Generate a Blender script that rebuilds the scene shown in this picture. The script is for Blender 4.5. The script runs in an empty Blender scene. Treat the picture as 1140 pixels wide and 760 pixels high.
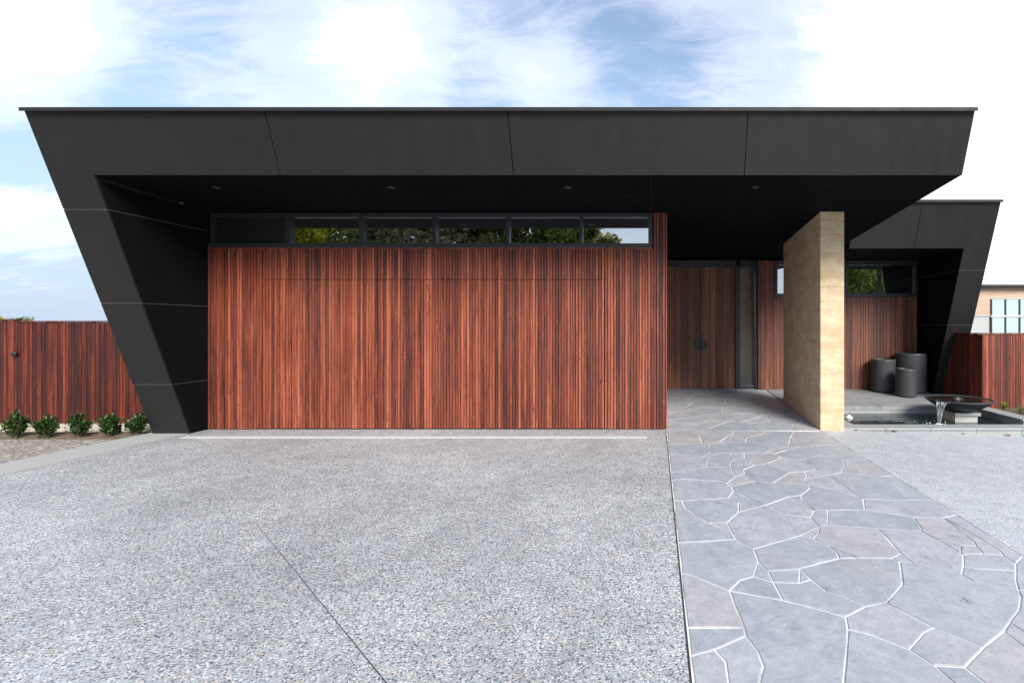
import bpy, bmesh, math, random
from math import radians as R, sin, cos, pi
from mathutils import Vector, Matrix

S = bpy.context.scene
COL = S.collection

# ------------------------------------------------------------------ camera, sky, sun, exposure
cam_d = bpy.data.cameras.new('camera')
cam = bpy.data.objects.new('camera', cam_d)
COL.objects.link(cam)
cam.location = (0, 0, 1.5)
cam.rotation_euler = (R(90), 0, 0)
cam_d.sensor_width = 36
cam_d.lens = 520 / 1140 * 36
cam_d.shift_x = -160 / 1140
cam_d.shift_y = -15.0 / 1140
cam_d.clip_start = 0.05
cam_d.clip_end = 2000
S.camera = cam

SUN_EL, SUN_AZ = 35.0, 28.0          # elevation; azimuth measured from straight behind the camera towards the right
SUN_POWER, SUN_SIZE = 2.9, 24.0
SKY_STRENGTH, CLOUD_STRENGTH = 0.12, 0.80
S.view_settings.view_transform = 'Standard'
S.view_settings.look = 'None'
S.view_settings.gamma = 1
S.view_settings.use_curve_mapping = False
S.view_settings.exposure = 0.98
S.cycles.use_denoising = True
S.cycles.max_bounces = 8

sun_d = bpy.data.lights.new('sun', 'SUN')
sun_d.energy = SUN_POWER
sun_d.angle = R(SUN_SIZE)
sun_d.color = (1.0, 0.94, 0.85)
sun = bpy.data.objects.new('sun', sun_d)
COL.objects.link(sun)
sdir = Vector((sin(R(SUN_AZ)) * cos(R(SUN_EL)), -cos(R(SUN_AZ)) * cos(R(SUN_EL)), sin(R(SUN_EL))))
sun.rotation_euler = sdir.to_track_quat('Z', 'Y').to_euler()
sun.location = sdir * 50


class NT:
    """small helper for node trees"""
    def __init__(s, tree):
        s.t = tree
    def n(s, typ, **kw):
        nd = s.t.nodes.new(typ)
        ins = kw.pop('ins', {})
        for k, v in kw.items():
            setattr(nd, k, v)
        for k, v in ins.items():
            if hasattr(v, 'is_output'):
                s.t.links.new(v, nd.inputs[k])
            else:
                nd.inputs[k].default_value = v
        return nd
    def math(s, op, a, b=None, clamp=False):
        nd = s.t.nodes.new('ShaderNodeMath')
        nd.operation = op
        nd.use_clamp = clamp
        for i, v in enumerate((a, b)):
            if v is None:
                continue
            if hasattr(v, 'is_output'):
                s.t.links.new(v, nd.inputs[i])
            else:
                nd.inputs[i].default_value = v
        return nd.outputs[0]
    def ramp(s, fac, stops, interp='LINEAR'):
        nd = s.t.nodes.new('ShaderNodeValToRGB')
        cr = nd.color_ramp
        cr.interpolation = interp
        while len(cr.elements) < len(stops):
            cr.elements.new(0.5)
        for e, (p, c) in zip(cr.elements, stops):
            e.position = p
            if not hasattr(c, '__len__'):
                c = (c, c, c)
            e.color = (*c[:3], 1)
        s.t.links.new(fac, nd.inputs[0])
        return nd.outputs[0]
    def mix(s, fac, a, b, blend='MIX'):
        nd = s.t.nodes.new('ShaderNodeMix')
        nd.data_type = 'RGBA'
        nd.blend_type = blend
        for i, v in ((0, fac), (6, a), (7, b)):
            if hasattr(v, 'is_output'):
                s.t.links.new(v, nd.inputs[i])
            elif i == 0:
                nd.inputs[i].default_value = v
            else:
                nd.inputs[i].default_value = (*v[:3], 1)
        return nd.outputs[2]
    def noise(s, vec, scale, detail=4, rough=0.55, dist=0.0):
        return s.n('ShaderNodeTexNoise', ins={'Vector': vec, 'Scale': scale, 'Detail': detail, 'Roughness': rough, 'Distortion': dist}).outputs[0]
    def mapv(s, vec, scale=(1, 1, 1), rot=(0, 0, 0), loc=(0, 0, 0)):
        return s.n('ShaderNodeMapping', ins={'Vector': vec, 'Scale': scale, 'Rotation': rot, 'Location': loc}).outputs[0]


world = bpy.data.worlds.new('World')
S.world = world
world.use_nodes = True
W = NT(world.node_tree)
world.node_tree.nodes.clear()
sky = W.n('ShaderNodeTexSky', sky_type='NISHITA')
sky.sun_disc = False
sky.sun_elevation = R(SUN_EL)
sky.sun_rotation = math.atan2(sdir.x, sdir.y)
sky.altitude = 50
sky.air_density = 1.0
sky.dust_density = 0.6
dirn = W.n('ShaderNodeTexCoord').outputs['Generated']
sep = W.n('ShaderNodeSeparateXYZ', ins={0: dirn})
zz = W.math('MAXIMUM', sep.outputs[2], 0.02)
zz = W.math('ADD', zz, 0.22)
px_ = W.math('DIVIDE', sep.outputs[0], zz)
py_ = W.math('DIVIDE', sep.outputs[1], zz)
plane = W.n('ShaderNodeCombineXYZ', ins={0: px_, 1: py_, 2: 0.0}).outputs[0]
big = W.noise(plane, 1.5, 9, 0.60, 0.5)
wisp = W.noise(W.mapv(plane, (1.0, 2.3, 1), (0, 0, R(35))), 4.6, 10, 0.66, 0.7)
cov = W.math('ADD', W.math('MULTIPLY', big, 0.62), W.math('MULTIPLY', wisp, 0.38))
def lobe(cx, cz, rx, rz, amp):
    """a cloud bank (amp > 0) or a clear patch (amp < 0) of the sky, by compass slope (x/|y|) and climb (z/|y|), in front only"""
    ay = W.math('MAXIMUM', sep.outputs[1], 0.05)
    u = W.math('DIVIDE', W.math('SUBTRACT', W.math('DIVIDE', sep.outputs[0], ay), cx), rx)
    v = W.math('DIVIDE', W.math('SUBTRACT', W.math('DIVIDE', sep.outputs[2], ay), cz), rz)
    q = W.math('ADD', W.math('MULTIPLY', u, u), W.math('MULTIPLY', v, v))
    g = W.math('EXPONENT', W.math('MULTIPLY', q, -1.0))
    return W.math('MULTIPLY', g, amp)
LOBES = [(0.75, 0.45, 0.55, 0.9, 0.55), (-0.62, 0.62, 0.22, 0.14, 0.30), (-0.25, 0.56, 0.12, 0.10, 0.24),
         (-1.33, 0.62, 0.16, 0.10, 0.32), (-0.05, 0.58, 0.46, 0.18, -0.21), (-1.05, 0.55, 0.20, 0.12, -0.05),
         (-1.32, 0.37, 0.26, 0.055, -0.30), (-1.36, 0.22, 0.26, 0.10, 0.24), (-1.25, 0.05, 0.42, 0.10, -0.26), (-1.2, 0.28, 0.5, 0.2, -0.10), (-0.62, 0.52, 0.10, 0.12, 0.1)]
for L in LOBES:
    cov = W.math('ADD', cov, lobe(*L))
mask = W.ramp(cov, [(0.36, 0.06), (0.58, 0.42), (0.88, 1.0)], 'EASE')
bg0 = W.n('ShaderNodeBackground', ins={'Color': sky.outputs[0], 'Strength': SKY_STRENGTH})
# pale haze layer low over the horizon
hz = W.n('ShaderNodeBackground', ins={'Color': (0.56, 0.74, 1.0, 1), 'Strength': 0.44})
hm = W.ramp(sep.outputs[2], [(0.0, 0.95), (0.10, 0.85), (0.36, 0.30), (0.6, 0.0)])
bg1 = W.n('ShaderNodeMixShader', ins={0: hm, 1: bg0.outputs[0], 2: hz.outputs[0]})
shade = W.ramp(W.noise(plane, 2.2, 5, 0.5), [(0.3, (0.78, 0.83, 0.92)), (0.62, (1.0, 1.0, 1.0))])
bg2 = W.n('ShaderNodeBackground', ins={'Color': shade, 'Strength': CLOUD_STRENGTH})
ms = W.n('ShaderNodeMixShader', ins={0: mask, 1: bg1.outputs[0], 2: bg2.outputs[0]})
W.t.links.new(ms.outputs[0], W.n('ShaderNodeOutputWorld').inputs[0])

# ------------------------------------------------------------------ materials
def mat(name):
    m = bpy.data.materials.new(name)
    m.use_nodes = True
    t = m.node_tree
    b = t.nodes['Principled BSDF']
    return m, NT(t), b

def setb(N, b, color=None, rough=None, bump=None, bump_s=0.3, bump_d=0.01, **kw):
    for k, v in (('Base Color', color), ('Roughness', rough)):
        if v is None:
            continue
        if hasattr(v, 'is_output'):
            N.t.links.new(v, b.inputs[k])
        elif k == 'Base Color':
            b.inputs[k].default_value = (*v, 1)
        else:
            b.inputs[k].default_value = v
    if bump is not None:
        bn = N.n('ShaderNodeBump', ins={'Height': bump, 'Strength': bump_s, 'Distance': bump_d})
        N.t.links.new(bn.outputs[0], b.inputs['Normal'])
    for k, v in kw.items():
        b.inputs[k].default_value = v

def plain(name, color, rough=0.6, var=0.12, scale=6.0, **kw):
    m, N, b = mat(name)
    o = N.n('ShaderNodeTexCoord').outputs['Object']
    f = N.noise(o, scale, 5, 0.6)
    c = N.mix(f, tuple(x * (1 - var) for x in color), tuple(min(1, x * (1 + var)) for x in color))
    setb(N, b, c, rough, N.noise(o, scale * 12, 3), 0.08, 0.004, **kw)
    return m

def metal_paint(name, color, rough=0.42, spec=0.45):
    m, N, b = mat(name)
    o = N.n('ShaderNodeTexCoord').outputs['Object']
    f = N.noise(o, 1.3, 5, 0.6)
    dust = N.noise(N.mapv(o, (3, 3, 0.6)), 2.0, 6, 0.65)
    c = N.mix(f, tuple(x * 0.93 for x in color), tuple(x * 1.07 for x in color))
    c = N.mix(N.ramp(dust, [(0.5, 0.0), (0.8, 0.22)]), c, tuple(x * 1.25 + 0.002 for x in color))
    setb(N, b, c, N.ramp(dust, [(0.3, rough - 0.06), (0.7, rough + 0.1)]), N.noise(o, 1.1, 2), 0.05, 0.02)
    b.inputs['Specular IOR Level'].default_value = spec
    return m

def timber(name, light, mid, dark, board=7.0, weather=0.25, rough=0.62, tone=False):
    """oiled hardwood: one tone per batten, grouped by board, with grain and knots"""
    m, N, b = mat(name)
    o = N.n('ShaderNodeTexCoord').outputs['Object']
    rnd = N.n('ShaderNodeAttribute', attribute_name='tone').outputs['Fac'] if tone else N.n('ShaderNodeNewGeometry').outputs['Random Per Island']
    sx = N.n('ShaderNodeSeparateXYZ', ins={0: o})
    bx = N.n('ShaderNodeCombineXYZ', ins={0: N.math('ADD', sx.outputs[0], sx.outputs[1]), 1: 0.0, 2: 0.0}).outputs[0]
    grp = N.noise(bx, board, 2, 0.7)
    off = N.n('ShaderNodeCombineXYZ', ins={0: N.math('MULTIPLY', rnd, 37.0), 1: N.math('MULTIPLY', rnd, 11.0), 2: N.math('MULTIPLY', rnd, 53.0)}).outputs[0]
    p = N.n('ShaderNodeVectorMath', operation='ADD', ins={0: o, 1: off}).outputs[0]
    grain = N.noise(N.mapv(p, (60, 60, 2.2)), 1.0, 5, 0.65, 0.6)
    streak = N.noise(N.mapv(p, (22, 22, 0.8)), 1.0, 4, 0.6, 0.3)
    knot = N.noise(N.mapv(o, (16, 16, 5)), 1.0, 2, 0.5, 1.5)
    t = N.math('ADD', N.math('MULTIPLY', rnd, 0.36), N.math('MULTIPLY', grp, 0.80))
    t = N.math('ADD', t, N.math('MULTIPLY', N.math('SUBTRACT', streak, 0.5), 1.0))
    t = N.math('ADD', t, N.math('MULTIPLY', N.math('SUBTRACT', grain, 0.5), 0.8))
    c = N.ramp(t, [(0.27, dark), (0.60, mid), (1.0, light)])
    blot = N.noise(N.mapv(p, (9, 9, 1.7)), 1.0, 6, 0.7, 1.2)
    c = N.mix(N.ramp(blot, [(0.56, 0.0), (0.72, 0.6)]), c, dark)
    c = N.mix(N.ramp(blot, [(0.26, 0.5), (0.40, 0.0)]), c, light)
    grey = N.noise(N.mapv(o, (1.0, 1.0, 0.5)), 1.6, 4, 0.6)
    c = N.mix(N.math('MULTIPLY', N.ramp(grey, [(0.42, 0.0), (0.72, 1.0)]), weather), c, tuple(x * .6 + .06 for x in mid))
    c = N.mix(N.ramp(knot, [(0.70, 0.0), (0.78, 0.8)]), c, tuple(x * 0.35 for x in dark))
    setb(N, b, c, N.ramp(grain, [(0.3, rough - 0.12), (0.7, rough + 0.1)]), grain, 0.22, 0.003)
    return m

def aggregate(name, scale, cols, mortar, tint=0.25, patches=0.7):
    m, N, b = mat(name)
    o = N.n('ShaderNodeTexCoord').outputs['Object']
    v = N.n('ShaderNodeTexVoronoi', feature='F1', ins={'Vector': o, 'Scale': scale, 'Randomness': 1.0})
    hue = N.n('ShaderNodeSeparateColor', ins={0: v.outputs['Color']})
    stops = [(i / len(cols), c) for i, c in enumerate(cols)]
    c = N.ramp(hue.outputs[0], stops, 'CONSTANT')
    c = N.mix(N.math('MULTIPLY', hue.outputs[1], 0.5), c, N.mix(1.0, c, (0.45, 0.45, 0.45), 'MULTIPLY'))
    edge = N.ramp(v.outputs['Distance'], [(0.42, 0.0), (0.68, 1.0)])
    c = N.mix(edge, c, mortar)
    big = N.noise(o, patches, 6, 0.62, 0.4)
    c = N.mix(N.ramp(big, [(0.30, tint), (0.62, 0.0)]), c, (0.03, 0.032, 0.035))
    mid = N.noise(o, 6.0, 4, 0.6)
    c = N.mix(N.ramp(mid, [(0.35, 0.16), (0.6, 0.0)]), c, (0.05, 0.05, 0.055))
    setb(N, b, c, N.ramp(hue.outputs[2], [(0, 0.42), (1, 0.75)]), N.ramp(v.outputs['Distance'], [(0.0, 1.0), (0.7, 0.0)]), 0.5, 0.004)
    return m

def bluestone(name, cols=((0.335, 0.37, 0.41), (0.37, 0.385, 0.425), (0.375, 0.37, 0.39), (0.30, 0.335, 0.38), (0.36, 0.385, 0.43))):
    m, N, b = mat(name)
    o = N.n('ShaderNodeTexCoord').outputs['Object']
    rnd = N.n('ShaderNodeNewGeometry').outputs['Random Per Island']
    c = N.ramp(rnd, [(i / len(cols), k) for i, k in enumerate(cols)], 'CONSTANT')
    off = N.n('ShaderNodeCombineXYZ', ins={0: N.math('MULTIPLY', rnd, 31.0), 1: N.math('MULTIPLY', rnd, 17.0), 2: 0.0}).outputs[0]
    rot = N.n('ShaderNodeVectorRotate', rotation_type='Z_AXIS', ins={'Vector': o, 'Angle': N.math('MULTIPLY', rnd, 40.0)}).outputs[0]
    p = N.n('ShaderNodeVectorMath', operation='ADD', ins={0: rot, 1: off}).outputs[0]
    cloud = N.noise(p, 2.6, 6, 0.6, 0.6)
    vein = N.noise(N.mapv(p, (1.2, 7, 1)), 1.6, 4, 0.55, 2.2)
    c = N.mix(N.ramp(cloud, [(0.3, 0.0), (0.75, 0.42)]), c, (0.47, 0.48, 0.505))
    c = N.mix(N.ramp(vein, [(0.46, 0.0), (0.50, 0.22), (0.54, 0.0)]), c, (0.24, 0.245, 0.27))
    mott = N.noise(p, 9.0, 7, 0.72, 0.8)
    c = N.mix(N.ramp(mott, [(0.36, 0.42), (0.52, 0.0)]), c, (0.21, 0.225, 0.255))
    c = N.mix(N.ramp(mott, [(0.54, 0.0), (0.72, 0.45)]), c, (0.52, 0.53, 0.55))
    band = N.noise(N.mapv(p, (1.0, 3.2, 1)), 1.1, 5, 0.6, 1.0)
    c = N.mix(N.ramp(band, [(0.34, 0.40), (0.5, 0.0)]), c, (0.27, 0.29, 0.335))
    rust = N.noise(p, 0.9, 4, 0.5)
    c = N.mix(N.ramp(rust, [(0.62, 0.0), (0.78, 0.35)]), c, (0.40, 0.35, 0.30))
    pit = N.n('ShaderNodeTexVoronoi', ins={'Vector': p, 'Scale': 3.4})
    pm = N.ramp(pit.outputs['Distance'], [(0.06, 1.0), (0.16, 0.0)])
    speck = N.ramp(N.noise(o, 120, 2), [(0.48, 0.0), (0.55, 1.0)])
    c = N.mix(N.math('MULTIPLY', N.math('MULTIPLY', pm, speck), 0.7), c, (0.08, 0.085, 0.09))
    fine = N.noise(o, 90, 4, 0.6)
    c = N.mix(N.ramp(fine, [(0.35, 0.16), (0.6, 0.0)]), c, (0.24, 0.24, 0.26))
    setb(N, b, c, N.ramp(cloud, [(0.3, 0.42), (0.7, 0.62)]), N.math('ADD', N.noise(o, 26, 6, 0.68), N.math('MULTIPLY', band, 1.5)), 0.38, 0.008)
    return m

M = {}
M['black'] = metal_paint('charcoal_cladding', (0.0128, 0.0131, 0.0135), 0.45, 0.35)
M['soffit'] = metal_paint('shaded_cladding', (0.0048, 0.0053, 0.0066), 0.7, 0.05)  # darker copy of the cladding: shade under roof and in reveals is coloured in
M['backing'] = plain('black_backing', (0.012, 0.010, 0.010), 0.8)
M['flash'] = metal_paint('roof_flashing', (0.018, 0.020, 0.022), 0.55, 0.2)
M['seam'] = plain('joint_edge_glint', (0.06, 0.06, 0.06), 0.7)  # pale colour stands in for light caught on the panel joint edges
M['frame'] = metal_paint('window_frame_paint', (0.022, 0.026, 0.029), 0.38)
M['screw'] = plain('screw_head', (0.055, 0.055, 0.056), 0.35)
M['steel'] = plain('dark_bronze', (0.016, 0.0165, 0.019), 0.5)
M['lamp'] = plain('downlight_trim', (0.035, 0.035, 0.037), 0.4)
M['soffit_gap'] = plain('soffit_gap', (0.010, 0.010, 0.011), 0.8)
M['wood'] = timber('red_hardwood_battens', (0.45, 0.130, 0.062), (0.200, 0.039, 0.018), (0.038, 0.010, 0.007), weather=0.12, tone=True)
M['wood_door'] = timber('brown_door_battens', (0.40, 0.175, 0.092), (0.190, 0.074, 0.043), (0.072, 0.031, 0.021), weather=0.1)
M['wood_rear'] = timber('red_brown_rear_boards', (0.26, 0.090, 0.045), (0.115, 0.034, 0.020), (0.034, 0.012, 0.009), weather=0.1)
M['wood_fence'] = timber('red_fence_boards', (0.38, 0.090, 0.036), (0.150, 0.025, 0.011), (0.036, 0.008, 0.006), board=5.0, weather=0.10)
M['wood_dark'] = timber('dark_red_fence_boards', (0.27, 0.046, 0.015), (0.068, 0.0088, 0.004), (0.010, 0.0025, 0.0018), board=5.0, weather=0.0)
M['agg'] = aggregate('exposed_aggregate', 104, [(0.10, 0.115, 0.145), (0.34, 0.375, 0.43), (0.52, 0.565, 0.62), (0.80, 0.83, 0.85), (0.16, 0.185, 0.23), (0.88, 0.87, 0.84), (0.60, 0.48, 0.37), (0.40, 0.44, 0.50)], (0.42, 0.445, 0.465), tint=0.36, patches=0.5)
M['agg2'] = aggregate('pale_exposed_aggregate', 110, [(0.26, 0.29, 0.34), (0.46, 0.50, 0.55), (0.55, 0.59, 0.64), (0.72, 0.74, 0.76), (0.38, 0.42, 0.48), (0.70, 0.66, 0.61)], (0.45, 0.48, 0.51), tint=0.1)
M['pebble'] = aggregate('cream_pebbles', 30, [(0.52, 0.49, 0.43), (0.38, 0.35, 0.30), (0.60, 0.57, 0.51), (0.28, 0.25, 0.21), (0.46, 0.44, 0.41)], (0.22, 0.20, 0.17), tint=0.1)
M['stone'] = bluestone('bluestone')
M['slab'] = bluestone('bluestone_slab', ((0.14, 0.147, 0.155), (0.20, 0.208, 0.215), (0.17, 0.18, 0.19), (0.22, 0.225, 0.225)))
M['coping'] = plain('bluestone_coping', (0.30, 0.315, 0.32), 0.5, 0.18, 3.0)
def grout():
    m, N, b = mat('pale_grout')
    o = N.n('ShaderNodeTexCoord').outputs['Object']
    c = N.ramp(N.noise(o, 3.3, 5, 0.6), [(0.30, (0.30, 0.29, 0.27)), (0.42, (0.58, 0.58, 0.57)), (0.62, (0.78, 0.785, 0.78))])
    c = N.mix(N.ramp(N.noise(o, 1.9, 3, 0.6), [(0.66, 0.0), (0.72, 0.75)]), c, (0.12, 0.11, 0.09))
    setb(N, b, c, .9, N.noise(o, 60, 4), 0.3, 0.004)
    return m
M['grout'] = grout()
M['band'] = plain('smooth_concrete', (0.36, 0.365, 0.36), 0.7, 0.16, 2.4)
M['kerbc'] = plain('pale_concrete', (0.50, 0.44, 0.36), 0.8, 0.25, 5.0)
M['drain'] = plain('pale_drain_grate', (0.52, 0.55, 0.58), 0.45, 0.1, 8.0)
M['dark'] = plain('dark_joint', (0.030, 0.028, 0.024), 0.9)
M['soil'] = plain('bark_mulch', (0.12, 0.088, 0.066), 0.95, 0.6, 22.0)
M['earth'] = plain('bare_ground', (0.16, 0.15, 0.13), 0.95, 0.3, 1.0)
M['moss'] = plain('moss', (0.10, 0.16, 0.03), 0.9, 0.4, 30)
M['pot'] = metal_paint('dark_ceramic_glaze', (0.040, 0.044, 0.050), 0.45)
M['pond'] = plain('pond_tiles', (0.020, 0.034, 0.038), 0.5)
M['pvc'] = plain('black_plastic', (0.015, 0.016, 0.02), 0.4)
M['white'] = plain('white_fitting', (0.75, 0.76, 0.78), 0.4)
M['rust_leaf'] = plain('fallen_leaf', (0.36, 0.13, 0.045), 0.7, 0.3, 20)
M['bark'] = plain('gum_bark', (0.30, 0.24, 0.19), 0.85, 0.35, 3)
M['bark_dark'] = plain('dark_bark', (0.10, 0.075, 0.055), 0.9, 0.35, 5)
M['render'] = plain('grey_render', (0.42, 0.42, 0.41), 0.8, 0.1, 1.5)
M['white_frame'] = plain('pale_window_frame', (0.50, 0.52, 0.54), 0.5)

def rammed():
    m, N, b = mat('rammed_earth')
    o = N.n('ShaderNodeTexCoord').outputs['Object']
    s = N.n('ShaderNodeSeparateXYZ', ins={0: o})
    wob = N.math('MULTIPLY', N.math('SUBTRACT', N.noise(N.mapv(o, (1.6, 1.6, 0.8)), 1.0, 6, 0.7), 0.5), 0.16)
    zc = N.n('ShaderNodeCombineXYZ', ins={0: 0.0, 1: 0.0, 2: N.math('ADD', s.outputs[2], wob)}).outputs[0]
    lay = N.noise(zc, 5.0, 5, 0.68)
    thin = N.noise(N.mapv(o, (2.5, 2.5, 15)), 1.0, 7, 0.72, 0.3)
    c = N.ramp(lay, [(0.30, (0.42, 0.30, 0.17)), (0.43, (0.60, 0.47, 0.305)), (0.58, (0.67, 0.545, 0.375)), (0.72, (0.50, 0.37, 0.22))])
    c = N.mix(N.ramp(thin, [(0.52, 0.0), (0.68, 0.6)]), c, (0.38, 0.26, 0.145))
    mot = N.noise(N.mapv(o, (3, 3, 5)), 1.0, 7, 0.7)
    c = N.mix(N.ramp(mot, [(0.40, 0.5), (0.58, 0.0)]), c, (0.40, 0.27, 0.145))
    c = N.mix(N.ramp(N.noise(N.mapv(o, (4, 4, 7)), 2.1, 6, 0.7), [(0.55, 0.0), (0.7, 0.4)]), c, (0.74, 0.64, 0.47))
    streak = N.noise(N.mapv(o, (5, 5, 0.5)), 1.0, 4, 0.6)
    c = N.mix(N.ramp(streak, [(0.55, 0.0), (0.8, 0.25)]), c, (0.33, 0.25, 0.16))
    fr = N.math('FRACT', N.math('DIVIDE', N.math('ADD', s.outputs[2], 0.02), 0.62))
    line = N.ramp(fr, [(0.0, 0.22), (0.012, 0.0), (0.99, 0.0), (1.0, 0.22)])
    c = N.mix(line, c, (0.30, 0.21, 0.12))
    fine = N.noise(o, 70, 5, 0.65)
    c = N.mix(N.ramp(fine, [(0.30, 0.35), (0.52, 0.0)]), c, (0.38, 0.27, 0.16))
    setb(N, b, c, 0.9, N.math('ADD', fine, N.math('MULTIPLY', thin, 0.8)), 0.35, 0.008)
    return m
M['rammed'] = rammed()

def glass_mat(name, tint=(0.003, 0.003, 0.0035), refl=0.30):
    m, N, b = mat(name)
    setb(N, b, tint, 0.6)
    b.inputs['Specular IOR Level'].default_value = 0.0
    lw = N.n('ShaderNodeLayerWeight', ins={'Blend': 0.25}).outputs['Fresnel']
    g = N.n('ShaderNodeBsdfGlossy', ins={'Color': (0.95, 0.97, 1.0, 1), 'Roughness': 0.004})
    f = N.math('ADD', N.math('MULTIPLY', lw, 0.45), refl, True)
    mx = N.n('ShaderNodeMixShader', ins={0: f, 1: b.outputs[0], 2: g.outputs[0]})
    N.t.links.new(mx.outputs[0], N.t.nodes['Material Output'].inputs[0])
    return m
M['glass'] = glass_mat('window_glass', refl=0.5)
M['glass_door'] = glass_mat('sidelight_glass', (0.07, 0.074, 0.074), 0.34)
M['glass_teal'] = glass_mat('pale_teal_glass', (0.44, 0.57, 0.55), 0.14)  # pale teal base colour under the gloss layer

def water_mat(name, col, scale=9.0, bs=0.12):
    m, N, b = mat(name)
    o = N.n('ShaderNodeTexCoord').outputs['Object']
    setb(N, b, col, 0.03, N.noise(o, scale, 3, 0.5, 0.6), bs, 0.03)
    b.inputs['IOR'].default_value = 1.34
    return m
M['water'] = water_mat('pond_water', (0.010, 0.024, 0.028))
M['bowl_water'] = water_mat('bowl_water', (0.022, 0.014, 0.008), 16, 0.16)

def clear_water():
    m, N, b = mat('falling_water')
    o = N.n('ShaderNodeTexCoord').outputs['Object']
    streak = N.noise(N.mapv(o, (38, 38, 3.0)), 1.0, 3, 0.6)
    setb(N, b, (0.85, 0.9, 0.95), 0.12)
    tr = N.n('ShaderNodeBsdfTransparent', ins={'Color': (0.94, 0.97, 0.98, 1)})
    f = N.ramp(streak, [(0.44, 0.06), (0.66, 0.42)])
    mx = N.n('ShaderNodeMixShader', ins={0: f, 1: tr.outputs[0], 2: b.outputs[0]})
    N.t.links.new(mx.outputs[0], N.t.nodes['Material Output'].inputs[0])
    return m
M['fall'] = clear_water()

def leaf_mat(name, c1, c2, c3=None, rough=0.45, trans=0.35):
    m, N, b = mat(name)
    rnd = N.n('ShaderNodeNewGeometry').outputs['Random Per Island']
    stops = [(0.0, c1), (0.75, c2)] + ([(1.0, c3)] if c3 else [])
    c = N.ramp(rnd, stops)
    setb(N, b, c, rough)
    tl = N.n('ShaderNodeBsdfTranslucent')
    N.t.links.new(c, tl.inputs['Color'])
    mx = N.n('ShaderNodeMixShader', ins={0: trans, 1: b.outputs[0], 2: tl.outputs[0]})
    N.t.links.new(mx.outputs[0], N.t.nodes['Material Output'].inputs[0])
    return m
M['leaf_shrub'] = leaf_mat('glossy_shrub_leaf', (0.006, 0.022, 0.005), (0.018, 0.056, 0.009), (0.12, 0.19, 0.025), 0.35, 0.12)
M['leaf_yellow'] = leaf_mat('yellow_green_leaf', (0.26, 0.30, 0.02), (0.62, 0.62, 0.04), (0.72, 0.68, 0.10), 0.5, 0.6)
M['leaf_olive'] = leaf_mat('olive_leaf', (0.10, 0.12, 0.03), (0.28, 0.30, 0.09), (0.50, 0.50, 0.25), 0.5, 0.6)
M['leaf_grey'] = leaf_mat('grey_green_leaf', (0.15, 0.16, 0.08), (0.36, 0.36, 0.20), (0.58, 0.55, 0.38), 0.5, 0.6)
M['leaf_green'] = leaf_mat('mid_green_leaf', (0.09, 0.14, 0.025), (0.25, 0.34, 0.06), (0.48, 0.52, 0.12), 0.5, 0.6)

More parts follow.
